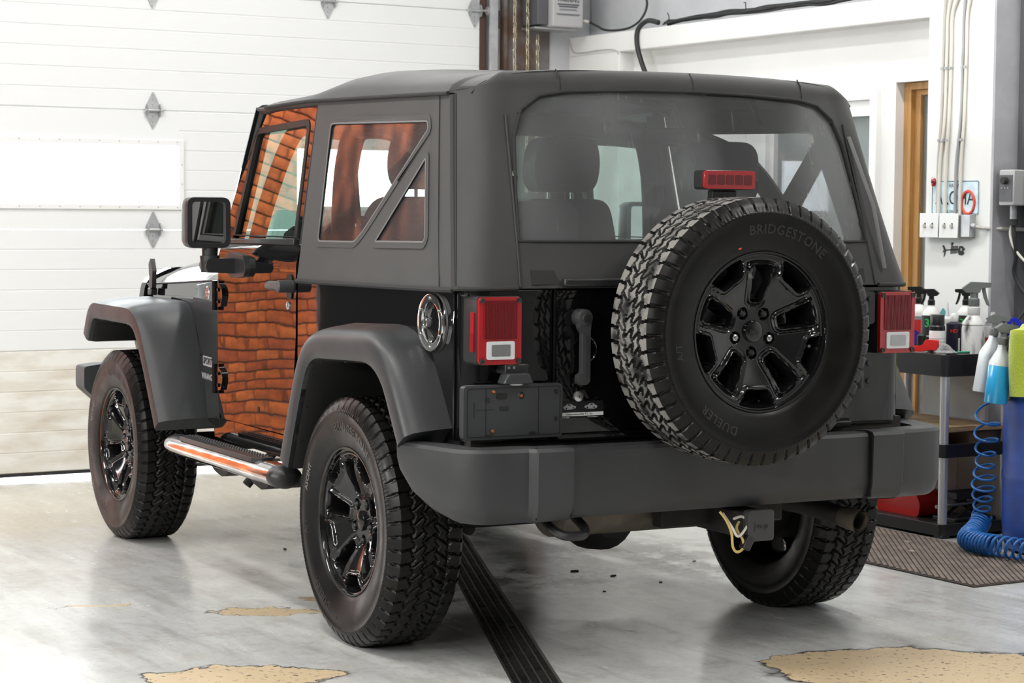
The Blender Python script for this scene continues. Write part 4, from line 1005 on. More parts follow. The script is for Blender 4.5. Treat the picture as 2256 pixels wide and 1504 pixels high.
# ---------------------------------------------------------------- doors
def wob(y, z): return .0012*math.sin(y*9+z*5)+.0009*math.sin(z*21+y*4)
def door_x(y, z):
    if z < 1.17: return XB+.010+.0018*(1-((z-.90)/.34)**2)+wob(y, z)*.25
    t = (z-1.17)/.08; return XB+.010+.0018*(1-((1.17-.90)/.34)**2)+wob(y, 1.17)*.25*(1-t)-.022*t*t
def make_door(s):
    rear = lambda z: .662+max(0, (.93-z))*.12 if z < .93 else .662
    front = lambda z: 1.442-(.0 if z > .66 else (.66-z)**2*7)
    b = MB(); b.grid(lambda u, v: (lambda z: (lambda y: (s*door_x(y, z), y, z))(rear(z)+(front(z)-rear(z))*u))(.588+(1.252-.588)*v), 34, 40)
    d = b.out('door', 'paint', car, smooth=60); solid(d, .03, -1)
    # window frame
    DPx = lambda z: XB-.015-(z-1.25)*.1735
    fn = lambda u, v, w: (s*(DPx(v)-w), u, v)
    outer = rounded([(.672, 1.252), (1.468, 1.252), (1.312, 1.735), (.706, 1.748)], [.01, .01, .05, .03], 4)
    inner = rounded([(.735, 1.262), (1.352, 1.262), (1.285, 1.664), (.782, 1.682)], [.012, .02, .035, .035], 5)
    MB().plate(outer, [inner], 0, .035, fn).out('door_window_frame', 'paint', d, smooth=30, bevel=.005)
    sl = MB().plate(inset(inner, -.007), [inset(inner, .016)], -.003, .012, fn).out('window_seal', 'seal', d, bevel=.003)
    MB().plate(inset(inner, .004), [], .010, .013, fn).out('door_glass', 'glass_side', d, smooth=0)
    MB().plate([(.725, 1.250), (1.372, 1.245), (1.372, 1.262), (.725, 1.272)], [], -.012, .01, fn).out('belt_molding', 'chrome' if False else 'plastic', d, bevel=.003)
    # handle
    hx = XB+.012
    hb_ = MB().plate(rounded([(.690, 1.062), (.738, 1.062), (.738, 1.148), (.690, 1.148)], .02, 5), [], 0, .004, lambda u, v, w: (s*(hx+w), u, v)).out('handle_cup', 'seal', d, bevel=.001)
    hh = MB(); hh.lathe([(0, .058), (.014, .058), (.0185, .054), (.019, .02), (.019, 0), (0, 0)], (0, 0, 0), 'z', 20)
    hh.v = [(s*(hx+z), .690+x, 1.108+y*1.15) for x, y, z in hh.v]
    ho = hh.out('door_handle', 'plastic_grey', d)
    MB().tube([(s*(hx+.040), .695, 1.108), (s*(hx+.040), .74, 1.108), (s*(hx+.038), .81, 1.107), (s*(hx+.034), .835, 1.106)], [.0175, .0165, .0165, .0125], 14).out('handle_grip', 'plastic_grey', ho)
    MB().tube([(s*hx, .82, 1.107), (s*(hx+.036), .82, 1.107)], .010, 10).out('handle_post', 'plastic', ho)
    MB().lathe([(0, .010), (.010, .010), (.014, .006), (.015, 0), (0, 0)], (0, 0, 0), 'z', 20)
    kl = MB(); kl.lathe([(0, .007), (.009, .007), (.014, .004), (.015, -.002), (0, -.002)], (0, 0, 0), 'z', 20); kl.v = [(s*(hx-.001+z), .728+x, 1.040+y) for x, y, z in kl.v]
    kl.out('door_lock', 'badge', d)
    # hinges
    for z in (1.048, .735):
        h = MB().plate(rounded([(1.380, z-.040), (1.447, z-.046), (1.447, z+.046), (1.405, z+.046), (1.370, z+.030), (1.360, z)], .008, 3), [], 0, .020, lambda u, v, w: (s*(XB+.004+w), u, v)).out('door_hinge', 'paint', d, bevel=.004)
        MB().cyl((s*(XB+.024), 1.442, z-.055), (s*(XB+.024), 1.442, z+.055), .011, 12).out('hinge_pin', 'paint', h)
        for zz in (-.022, .022): MB().cyl((s*(XB+.022), 1.400, z+zz), (s*(XB+.029), 1.400, z+zz), .007, 6).out('hinge_bolt', 'paint', h, smooth=0)
    # inner trim
    MB().b2(s*(XB-.055), s*(XB-.03), .70, 1.42, .62, 1.24).out('door_trim', 'leather', d, bevel=.01)
    MB().box((s*(XB+.011), 1.02, .655), (.003, .018, .018)).out('drain_plug', 'seal', d, smooth=0)
    return d
doors = side(make_door)
# rocker under the door
for s in (-1, 1):
    rk = MB().plate(rounded([(.66, .500), (1.50, .510), (1.50, .586), (.66, .582)], .006, 3), [], 0, .05, lambda u, v, w: (s*(XB+.004-w), u, v)).out('rocker_panel', 'paint', car, smooth=30, bevel=.006)
    MB().plate([(.66, .53), (.70, .53), (.80, .50), (.80, .58), (.69, .90), (.66, .94)], [], 0, .02, lambda u, v, w: (s*(XB-.010-w), u, v)).out('rear_door_pillar', 'paint', car, smooth=0)

# ---------------------------------------------------------------- side mirrors
def mirror(s):
    cx, cy, cz = s*.922, 1.205, 1.322           # housing centre
    fn = lambda y0: (lambda u, v, w: (cx+u, y0+w, cz+v))
    prof = rrect(.166, .182, .030, 6)
    mb = MB(); n = len(prof); V = []; F = []
    for (sc, dy) in [(1.0, 0), (1.02, .012), (1.0, .05), (.93, .075), (.75, .092), (.4, .098)]:
        for (u, v) in prof: V.append((cx+u*sc, cy+dy, cz+v*sc))
    for a in range(5):
        for i in range(n): F.append((a*n+i, a*n+(i+1) % n, (a+1)*n+(i+1) % n, (a+1)*n+i))
    F.append(tuple(5*n+i for i in range(n)))
    mb.add(V, F)
    h = mb.out('side_mirror', 'plastic', car, smooth=45)
    MB().plate(prof, [rrect(.126, .150, .016, 5)], -.004, .010, fn(cy)).out('mirror_bezel', 'plastic', h, bevel=.004)
    MB().plate(rrect(.128, .152, .016, 5), [], .008, .012, fn(cy)).out('mirror_glass', 'mirror', h, smooth=0)
    st = MB(); st.tube([(s*.905, cy+.035, cz-.085), (s*.905, cy+.037, cz-.125)], [.030, .028], 16)
    st.tube([(s*.905, cy+.037, cz-.120), (s*.903, cy+.037, cz-.180)], [.036, .034], 16); st.out('mirror_stem', 'plastic', h)
    MB().plate(rounded([(.785, 1.136), (.925, 1.140), (.935, 1.165), (.925, 1.192), (.785, 1.192)], .012, 3), [], 0, .075, lambda u, v, w: (s*u, cy+.0+w, v)).out('mirror_arm', 'plastic', h, bevel=.008)
    MB().plate(rounded([(1.095, 1.150), (1.12, 1.128), (1.25, 1.120), (1.315, 1.150), (1.32, 1.185), (1.27, 1.215), (1.12, 1.205)], .012, 3), [], 0, .030, lambda u, v, w: (s*(XB+.002+w), u, v)).out('mirror_foot', 'plastic', h, bevel=.006)
    return h
side(mirror)

# ---------------------------------------------------------------- front body: cowl sides, hood, grille, windshield
def cowl(s):
    b = MB().plate(rounded([(1.446, .545), (1.62, .56), (1.72, .80), (1.86, .95), (1.86, 1.07), (1.446, 1.105)], .006, 2), [], 0, .03, lambda u, v, w: (s*(XB+.005-(u-1.446)*.10-w), u, v)).out('cowl_side', 'paint', car, smooth=30, bevel=.004)
    return b
cw = side(cowl)
hw_ = lambda y: float(np.interp(y, [1.47, 1.9, 2.5, 2.9], [.745, .715, .655, .61]))
def front_side(s):
    b = MB(); b.grid(lambda u, v: (lambda y: (s*(hw_(y)+.004-.01*v), y, .80+(float(np.interp(y, [1.47, 2.9], [1.102, 1.035]))-.80)*v))(1.50+(2.86-1.50)*u), 24, 8)
    o = b.out('front_fender', 'paint', car, smooth=50); solid(o, .02, -1); return o
side(front_side)
hood = MB()
def hood_pt(u, v):
    y = 1.50+(2.93-1.50)*v; t = 2*u-1; w = hw_(y); x = w*t
    zs = float(np.interp(y, [1.47, 2.9], [1.108, 1.042])); zc = float(np.interp(y, [1.47, 2.0, 2.6, 2.93], [1.185, 1.195, 1.170, 1.115]))
    z = zs+(zc-zs)*(1-abs(t)**4.0)**.8
    if abs(t) < .62: z += .012*(1-(t/.62)**6)*min(1, (2.93-y)*3)
    if v > .94: z -= ((v-.94)/.06)**2*.03
    return (x, y, z)
hood.grid(hood_pt, 61, 34)
ho_ = hood.out('hood', 'paint', car, smooth=50); solid(ho_, .012, -1)
MB().tube([(-hw_(y)-.002, y, float(np.interp(y, [1.47, 2.9], [1.105, 1.039]))) for y in np.linspace(1.5, 2.86, 10)], .0035, 6).out('hood_seam', 'seal', ho_)
for s in (-1, 1):
    lt = MB(); y0 = 2.66; x0 = s*(hw_(2.66)+.012)
    lt.plate(rounded([(-.022, -.045), (.022, -.045), (.016, .01), (.024, .06), (-.004, .085), (-.030, .03)], .006, 2), [], 0, .02, lambda u, v, w: (x0+s*w, y0+u, 1.075+v))
    lo = lt.out('hood_latch', 'plastic', ho_, bevel=.004)
    MB().tube([(x0, y0+.02, 1.02), (x0+s*.01, y0+.03, 1.04), (x0+s*.01, y0+.0, 1.09)], .009, 8).out('latch_loop', 'plastic_grey', lo)
    MB().box((x0, y0+.03, 1.015), (.03, .05, .03)).out('latch_base', 'plastic', lo, bevel=.005)
    MB().tube([(s*.40, 1.62, 1.205), (s*.40, 1.64, 1.225)], .008, 8).out('washer_nozzle', 'plastic', ho_)
gr = MB().plate(rounded([(-.63, .70), (.63, .70), (.66, .80), (.62, 1.06), (.50, 1.115), (-.50, 1.115), (-.62, 1.06), (-.66, .80)], .04, 4), [rounded([(-.27+k*.085, .78), (-.225+k*.085, .78), (-.225+k*.085, 1.05), (-.27+k*.085, 1.05)], .018, 4) for k in range(7)]+[circle(.088, 28, (s*.46, .965)) for s in (-1, 1)], 2.87, 2.93, lambda u, v, w: (u, w, v)).out('grille', 'paint', car, bevel=.008)
for s in (-1, 1):
    MB().lathe([(0, .05), (.06, .045), (.087, .02), (.09, -.03), (0, -.03)], (s*.46, 2.90, .965), 'y', 28).out('headlamp', 'clear_lens', gr)
MB().b2(-.58, .58, 2.78, 2.86, .72, 1.05).out('radiator', 'dark', gr, smooth=0)
MB().plate(rounded([(-.60, .56), (.60, .56), (.70, .74), (-.70, .74)], .01), [], 1.58, 2.80, lambda u, v, w: (u, w, v)).out('engine_bay', 'dark', car, smooth=0)
MB().b2(-.76, .76, 1.44, 1.60, .52, 1.10).out('firewall', 'dark', car, smooth=0)
# windshield
WB, WT = (1.555, 1.180), (1.300, 1.742)      # (y, z) bottom and top on the pillar plane
def wfn(u, v, w):
    t = (v-WB[1])/(WT[1]-WB[1]); return (u*(1-.060*t), WB[0]+(WT[0]-WB[0])*t+w*.91, v+w*.41)
wo = rounded([(-.745, 1.16), (.745, 1.16), (.735, 1.752), (-.735, 1.752)], .03, 4); wi = rounded([(-.685, 1.235), (.685, 1.235), (.680, 1.690), (-.680, 1.690)], .03, 4)
ws = MB().plate(wo, [wi], -.03, .02, wfn).out('windshield_frame', 'paint', car, bevel=.006)
MB().plate(inset(wi, -.01), [], 0, .006, wfn).out('windshield_glass', 'glass_wind', ws, smooth=0)
for s in (-1, 1): MB().tube([(s*.728, 1.515, 1.19), (s*.715, 1.44, 1.36), (s*.695, 1.345, 1.58), (s*.680, 1.275, 1.735)], .034, 10).out('windshield_post', 'paint', ws)
MB().b2(-.74, .74, 1.48, 1.60, 1.10, 1.19).out('cowl_top', 'paint', car, bevel=.012)
for s in (-1, 1):
    MB().tube([(s*.25+.2, 1.60, 1.205), (s*.25-.2, 1.585, 1.245)], .006, 6).out('wiper', 'seal', ws)
# badges and decals on the left cowl
bdg = MB().lathe([(0, -.006), (.022, -.006), (.026, -.003), (.027, .003), (0, .003)], (-(XB-.014), 1.620, 1.050), 'x', 32, M=None).out('trail_badge', 'badge', cw[0])
MB().lathe([(.0185, -.0072), (.0195, -.0068), (.0205, -.0072)], (-(XB-.014), 1.620, 1.050), 'x', 28, open_=True).out('badge_ring', 'seal', bdg)
for tx, zz, sz in (('TRAIL', .009, .0105), ('RATED', -.004, .0105), ('4x4', -.014, .008)): text('badge_text', tx, sz, lambda u, v, w, zz=zz: (-(XB-.0075)-abs(w), 1.620-u, 1.050+v+zz), 'seal', bdg)
def cowl_fn(yc, zc, sx=1.0, lift=.0):
    return lambda u, v, w: (-(XB+.0054+lift+abs(w)*.3-((yc-u*sx)-1.446)*.10), yc-u*sx, zc+v)
dc = MB().plate([(-.070, -.019), (.070, -.019), (.070, .019), (-.070, .019)], [], 0, .0004, cowl_fn(1.628, .786)).out('sport_decal', 'decal', cw[0], smooth=0)
text('decal_lettering', 'SPORT', .034, cowl_fn(1.628, .786, 1.30, .0006), 'decal_dark', dc, shear=.25, offset=.0012)
text('model_decal', 'WRANGLER', .032, cowl_fn(1.600, .726, 1.35), 'decal', cw[0], offset=.0012)

# ---------------------------------------------------------------- fender flares
def flare(s, path, xs_in, name, label, bulge=1.0):
    P = np.array(path); k = len(P); tang = np.gradient(P, axis=0); tang /= np.linalg.norm(tang, axis=1)[:, None]
    nrm = np.stack([tang[:, 1], -tang[:, 0]], 1)     # outward (away from wheel)
    sec = [(.880, -.052), (.915, -.050), (.930, -.046), (.9355, -.036), (.9370, -.020), (.9370, .004), (.9350, .018), (.928, .031), (.915, .041), (.895, .048), (.865, .055), (.825, .061), (xs_in, .066)]
    sec = [(x, b*bulge if b > .02 else b) for x, b in sec]
    V = []; F = []; m = len(sec)
    for i in range(k):
        for (x, b) in sec: V.append((s*x, P[i, 0]+nrm[i, 0]*b, P[i, 1]+nrm[i, 1]*b))
    for i in range(k-1):
        for j in range(m-1): F.append((i*m+j, i*m+j+1, (i+1)*m+j+1, (i+1)*m+j))
    for i in (0, k-1):                                # close the two ends
        e0 = len(V); V += [(s*xs_in, P[i, 0]-nrm[i, 0]*.045, P[i, 1]-nrm[i, 1]*.045)]
        F.append(tuple(i*m+j for j in range(m))+(e0,))
    o = finish(name, V, F, 'flare', car, smooth=50); lab(o, label)
    solid(o, .006, -1)
    # inner lip and liner
    V2 = []; F2 = []
    sec2 = [(.930, -.046), (.90, -.054), (.62, -.050)]
    for i in range(k):
        for (x, b) in sec2: V2.append((s*x, P[i, 0]+nrm[i, 0]*b, P[i, 1]+nrm[i, 1]*b))
    for i in range(k-1):
        for j in range(2): F2.append((i*3+j, i*3+j+1, (i+1)*3+j+1, (i+1)*3+j))
    finish('wheel_liner', V2, F2, 'dark', o, smooth=50)
    sc_ = MB()
    for i in range(2, k-2, max(2, k//7)):
        y, z = P[i]+nrm[i]*-.050; sc_.cyl((s*.900, y, z), (s*.908, y, z), .006, 8)
    sc_.out('flare_clips', 'plastic', o)
    return o
def rpath(pts, r, n=6, dens=5):
    q = rounded([pts[0]]+pts[1:-1]+[pts[-1]], [0]+list(r)+[0], n)
    out = []
    for a, b in zip(q[:-1], q[1:]):
        L_ = math.hypot(b[0]-a[0], b[1]-a[1]); kk = max(1, int(L_/.05))
        for j in range(kk): out.append((a[0]+(b[0]-a[0])*j/kk, a[1]+(b[1]-a[1])*j/kk))
    out.append(q[-1]); return out
rear_path = rpath([(.452, .535), (.355, .760), (.235, .946), (-.300, .958), (-.455, .80), (-.545, .700)][::1], [.10, .13, .13, .10])
rear_path = rpath([(.452, .535), (.375, .72), (.270, .940), (-.330, .962), (-.500, .700)], [.10, .15, .16])
front_path = rpath([(1.760, .535), (1.905, .76), (2.05, .952), (2.665, .955), (2.738, .830)], [.10, .14, .10])
for s in (-1, 1):
    # path runs from front to back for the rear wheel so that normals point away from the wheel
    flare(s, rear_path, .792, 'rear_flare', 'dark grey plastic rear fender flare')
    flare(s, front_path[::-1], .690, 'front_flare', 'dark grey plastic front fender flare', .66)

# ---------------------------------------------------------------- bumpers
def bumper_section(path, top, bot, name, depth=.09, m='bumper', lo=None):
    """sweep a bumper section along a plan path [(x,y)], outward normal = to the left of travel"""
    P = np.array(path); t = np.gradient(P, axis=0); t /= np.linalg.norm(t, axis=1)[:, None]; nr = np.stack([t[:, 1], -t[:, 0]], 1)
    V = []; F = []; k = len(P)
    for i in range(k):
        zt, zb = top, (bot if lo is None else lo[i])
        prof = [(-depth, zt-.004), (-.030, zt), (-.008, zt-.004), (0, zt-.014), (-.002, zb+.055), (-.012, zb+.02), (-.030, zb+.004), (-depth, zb)]
        for (o, z) in prof: V.append((P[i, 0]+nr[i, 0]*o, P[i, 1]+nr[i, 1]*o, z))
    m_ = 8
    for i in range(k-1):
        for j in range(m_-1): F.append((i*m_+j, i*m_+j+1, (i+1)*m_+j+1, (i+1)*m_+j))
        F.append((i*m_+m_-1, i*m_, (i+1)*m_, (i+1)*m_+m_-1))
    F += [tuple(range(m_)), tuple((k-1)*m_+j for j in range(m_))]
    return V, F
V, F = bumper_section([(x, -.800) for x in np.linspace(-.56, .56, 15)], .692, .478, '')
rb = finish('rear_bumper', V, F, 'bumper', car, smooth=35); lab(rb, 'dark grey plastic rear bumper')
for s in (-1, 1):
    pl = [(.536, -.821), (.60, -.821), (.652, -.820), (.662, -.812), (.672, -.798), (.74, -.794), (.80, -.786), (.840, -.765), (.872, -.725), (.885, -.690), (.905, -.60), (.922, -.52), (.930, -.452)]
    los = [.478, .476, .474, .473, .473, .472, .472, .473, .475, .480, .500, .535, .590]
    if s < 0: pts = [(-x, y) for x, y in pl[::-1]]; lo = los[::-1]
    else: pts = pl; lo = los
    V, F = bumper_section(pts, .697, .475, '', lo=lo)
    finish('bumper_end_cap', V, F, 'bumper', rb, smooth=35)
    MB().b2(s*.533, s*.537, -.812, -.72, .49, .69).out('bumper_joint', 'seal', rb, smooth=0)
MB().b2(-.70, .70, -.72, -.66, .50, .66).out('bumper_beam', 'under', rb, smooth=0)
fb = MB().plate(rounded([(-.87, .675), (-.80, .685), (.80, .685), (.87, .675), (.87, .58), (.78, .50), (-.78, .50), (-.87, .58)], .015, 3), [], 2.97, 3.10, lambda u, v, w: (u, w, v)).out('front_bumper', 'bumper', car, bevel=.015, seg=3)

# ---------------------------------------------------------------- hitch, exhaust, axle and chassis
hi = MB(); hi.b2(.075, .165, -.80, -.52, .385, .465); hio = hi.out('tow_hitch', 'under', car, bevel=.005)
MB().plate(rrect(.094, .094, .012, c=(.112, .428)), [], 0, .028, lambda u, v, w: (u, -.828+w, v)).out('hitch_cover', 'plastic_grey', hio, bevel=.006)
text('hitch_lettering', 'Jeep', .030, lambda u, v, w: (u+.112, -.829-w*.5, v+.428), 'bracket', hio, depth=.0015)
MB().b2(-.10, .35, -.60, -.54, .40, .48).out('hitch_crossbar', 'under', hio, bevel=.006)
wy = empty
for k, pts in enumerate([[(-.02, -.80, .475), (-.005, -.815, .448), (.01, -.82, .41), (.015, -.82, .37), (.03, -.82, .352), (.05, -.82, .360), (.052, -.82, .385), (.035, -.81, .42), (.05, -.80, .44)], [(-.01, -.80, .47), (.01, -.82, .43), (.03, -.825, .40), (.06, -.82, .42), (.075, -.81, .44), (.06, -.80, .455), (.03, -.80, .45)]]):
    MB().tube(spline(pts, 6), .0042, 7).out('trailer_wire', ['wire_yellow', 'cable_white'][k], hio)
MB().box((.066, -.82, .378), (.026, .03, .044), M=Matrix.Rotation(.5, 3, 'Y')).out('trailer_plug', 'plastic', hio, bevel=.004)
tow = MB().tube(spline([(-.56, -.68, .47), (-.56, -.74, .445), (-.54, -.775, .432), (-.505, -.785, .430), (-.475, -.775, .432), (-.455, -.74, .445), (-.455, -.68, .47)], 5), .014, 10).out('tow_hook', 'plastic', car)
mu = MB().tube([(-.42, -.42, .455), (-.40, -.42, .455), (.20, -.42, .455), (.22, -.42, .455)], [.045, .085, .085, .045], 20, sx=1.35).out('muffler', 'muffler', car)
MB().tube(spline([(.20, -.42, .46), (.34, -.42, .45), (.44, -.46, .44), (.50, -.56, .425), (.535, -.66, .410), (.552, -.725, .402)], 6), .030, 14, caps=False).out('tail_pipe', 'under', mu)
tip = MB(); 
tip.tube([(.538, -.668, .409), (.556, -.735, .401)], [.034, .036], 18, caps=False, sx=1.15); tip.tube([(.556, -.735, .401), (.538, -.668, .409)], [.031, .029], 18, caps=False, sx=1.15)
tp = tip.out('pipe_tip', 'muffler', mu)
ax = MB().cyl((-.72, 0, .385), (.72, 0, .385), .042, 18).out('rear_axle', 'under', car)
MB().lathe([(0, -.19), (.07, -.175), (.115, -.12), (.125, -.03), (.10, .06), (.05, .14), (0, .15)], (-.02, 0, .375), 'y', 22).out('differential', 'dark', ax)
for s in (-1, 1):
    MB().tube([(s*.47, -.05, .42), (s*.43, -.10, .80)], .028, 12).out('shock_absorber', 'under', ax)
    hs = []
    for i in range(90): a = i*2*PI/14; hs.append((s*.44+.06*math.cos(a), .02+.06*math.sin(a), .42+.28*i/90))
    MB().tube(hs, .008, 6).out('coil_spring', 'under', ax)
    MB().tube([(s*.42, -.64, .57), (s*.42, -.30, .60), (s*.42, .1, .68), (s*.42, .45, .58), (s*.42, 2.95, .60)], .05, 8).out('frame_rail', 'under', car)
    MB().tube([(s*.46, 0, .34), (s*.46, .60, .42)], .022, 8).out('control_arm', 'under', ax)
    MB().cyl((s*.64, 0, TC), (s*.72, 0, TC), .14, 24).out('brake_backing', 'under', ax)
fa = MB().cyl((-.72, 2.424, .385), (.72, 2.424, .385), .042, 18).out('front_axle', 'under', car)
MB().lathe([(0, -.16), (.10, -.11), (.12, 0), (.09, .10), (0, .15)], (.25, 2.424, .375), 'y', 20).out('front_differential', 'dark', fa)
MB().b2(-.40, .05, .35, 1.30, .40, .50).out('fuel_tank', 'under', car, bevel=.03)
MB().b2(.0, .36, .9, 1.5, .36, .52).out('transfer_case', 'under', car, bevel=.04)
MB().b2(.22, .40, -.50, -.25, .40, .55).out('heat_shield', 'muffler', car, bevel=.03)
for s in (-1, 1):
    MB().tube([(s*.62, 1.62, .30), (s*.42, 1.62, .52)], .02, 8).out('axle_link', 'under', car)

# ---------------------------------------------------------------- chrome side steps
for s in (-1, 1):
    xs, zc = s*.905, .476
    ys = [1.655, 1.648, 1.630, 1.60, 1.55, 1.40, 1.0, .60, .52]; rs = [.013, .024, .033, .038, .0395, .040, .040, .040, .040]
    st = MB().tube([(xs, y, zc) for y in ys], rs, 24, sx=1.45).out('side_step', 'chrome_dirty', car, smooth=50); lab(st, 'chrome oval side step')
    cp = MB().tube([(xs, .522, zc), (xs, .505, zc), (xs+s*.0, .480, zc-.002), (xs, .462, zc-.006)], [.0410, .0410, .038, .022], 24, sx=1.45).out('step_end_cap', 'plastic', st, smooth=50)
    pd = MB().plate(rounded([(.690, -.050), (1.455, -.050), (1.48, -.02), (1.48, .030), (.665, .030), (.665, -.02)], .012, 3), [], 0, .016, lambda u, v, w: (xs-s*v*.9, u, zc+.030+w)).out('step_pad', 'plastic', st, bevel=.004)
    sm = MB()
    for k in range(30):
        for j in range(2): sm.lathe([(0, .005), (.004, .004), (.005, 0)], (xs+s*(-.010-.022*j)+s*.015, .70+k*.0255, zc+.046), 'z', 6)
    so = sm.out('pad_studs', 'plastic_grey', st, smooth=0); so['kind'] = 'stuff'
    for y in (1.20, .80):
        MB().plate(rounded([(-.10, 0), (.07, 0), (.10, -.030), (.03, -.050), (-.05, -.036), (-.11, -.012)], .008, 2), [], 0, .14, lambda u, v, w, y=y: (xs-s*(.02+w), y-u, zc-.028+v)).out('step_bracket', 'under', st, bevel=.004)

# ---------------------------------------------------------------- soft top
def xs_at(z): return .800-(z-1.15)*.1624            # side plane (tumblehome)
def side_panel(s):
    fn = lambda u, v, w: (s*(xs_at(v)+.006*math.sin(u*7+v*3)*.5*min(1, (v-1.14)*5)*(1 if 1.2 < v < 1.7 else 0)-w), u, v)
    outer = [(.648, 1.128), (-.548, 1.140), (-.340, 1.722), (-.10, 1.728), (.157, 1.732), (.45, 1.740), (.700, 1.752)]
    big = rounded([(.510, 1.262), (.552, 1.668), (-.216, 1.650), (-.232, 1.618), (.150, 1.300), (.205, 1.264)], [.022, .03, .015, .01, .03, .02], 5)
    tri_ = rounded([(.055, 1.268), (-.246, 1.540), (-.332, 1.290), (-.322, 1.272)], [.022, .014, .016, .01], 5)
    o = MB().plate(outer, [big, tri_], 0, .008, fn).out('soft_side_panel', 'fabric', car, smooth=30, bevel=.0025); lab(o, 'dark grey fabric side panel of the soft top')
    for nm, pl in (('side_window', big), ('triangle_window', tri_)):
        MB().plate(inset(pl, -.016), [inset(pl, .004)], -.003, .001, fn).out('window_welt', 'fabric', o, bevel=.0012)
        MB().plate(inset(pl, .002), [inset(pl, .0075)], -.0036, -.001, fn).out('clear_edge', 'welt', o, smooth=0)
        MB().plate(inset(pl, -.004), [], .003, .005, fn).out(nm, 'vinyl_side', o, smooth=0)
    MB().tube([(s*(xs_at(z)-.040), y, z) for (y, z) in ((.675, 1.13), (.70, 1.45), (.715, 1.735))], .034, 10).out('door_surround', 'seal', o)
    MB().tube([(s*(xs_at(z)+.002), y, z) for (y, z) in ((.648, 1.128), (.30, 1.131), (-.2, 1.135), (-.565, 1.140))], .008, 8).out('bottom_hem', 'fabric_dark', o)
    MB().tube([(s*(xs_at(z)+.001), y, z) for (y, z) in ((-.470, 1.14), (-.40, 1.33), (-.325, 1.55), (-.272, 1.72))], .0022, 6).out('stitched_seam', 'fabric_dark', o)
    MB().tube([(s*(xs_at(z)-.006), y-.018, z) for (y, z) in ((-.550, 1.145), (-.445, 1.43), (-.343, 1.715))], .016, 8).out('zipper_edge', 'seal', o)
    return o
side(side_panel)
def lerp(a, b, t): return a+(b-a)*t
def rear_pt(u, v):
    """u 0..1 from left side seam round the back to right side seam; v 0..1 height then roll onto the roof"""
    t = abs(2*u-1); s = -1 if u < .5 else 1
    vv = min(v/.86, 1.0); z = 1.148+(1.742-1.148)*vv
    k = (z-1.15)/.59
    xs = xs_at(z)+.006; ya = lerp(-.588, -.388, k); yk = lerp(-.672, -.500, k); y0 = lerp(-.690, -.592, k); r = lerp(.085, .13, k)
    xk = xs-r
    # plan curve: t 1 -> side seam, t 0 -> centre
    if t > .86:
        q = (t-.86)/.14; x = xs; y = lerp(yk+r, ya, q)
        if yk+r > ya: y = lerp(min(yk+r, ya+.0), ya, q)
    elif t > .64:
        q = (t-.64)/.22; a = q*PI/2; x = xk+r*math.sin(a); y = yk+r*(1-math.cos(a)); y = min(y, max(ya, yk+r))
        if yk+r > ya: y = yk+(ya-yk)*(1-math.cos(a))
    else:
        q = t/.64; x = xk*q; y = y0+(yk-y0)*q*q
    # roll over the top edge
    ztop = 1.801-.012*(x/.62)**2-(.055*max(0, (abs(x)-.60)/.10)**1.6 if abs(x) > .60 else 0)
    if v > .86:
        a = (v-.86)/.14*PI/2; inw = .045
        nx = 0 if t < .64 else math.sin(min(1, (t-.64)/.22)*PI/2); ny = 1-nx*.6
        x -= nx*inw*(1-math.cos(a)); y += ny*inw*(1-math.cos(a))
        z = 1.742+(ztop-1.742)*math.sin(a) if ztop > 1.742 else 1.742-(1.742-ztop)*math.sin(a)
    else:
        z = min(z, 1.148+(min(1.742, ztop)-1.148)*vv)
    wr = .0025*math.sin(x*40+z*9)*(1 if t > .5 else 0)*math.sin(PI*min(1, v/.86))
    return (s*x, y+wr, z)
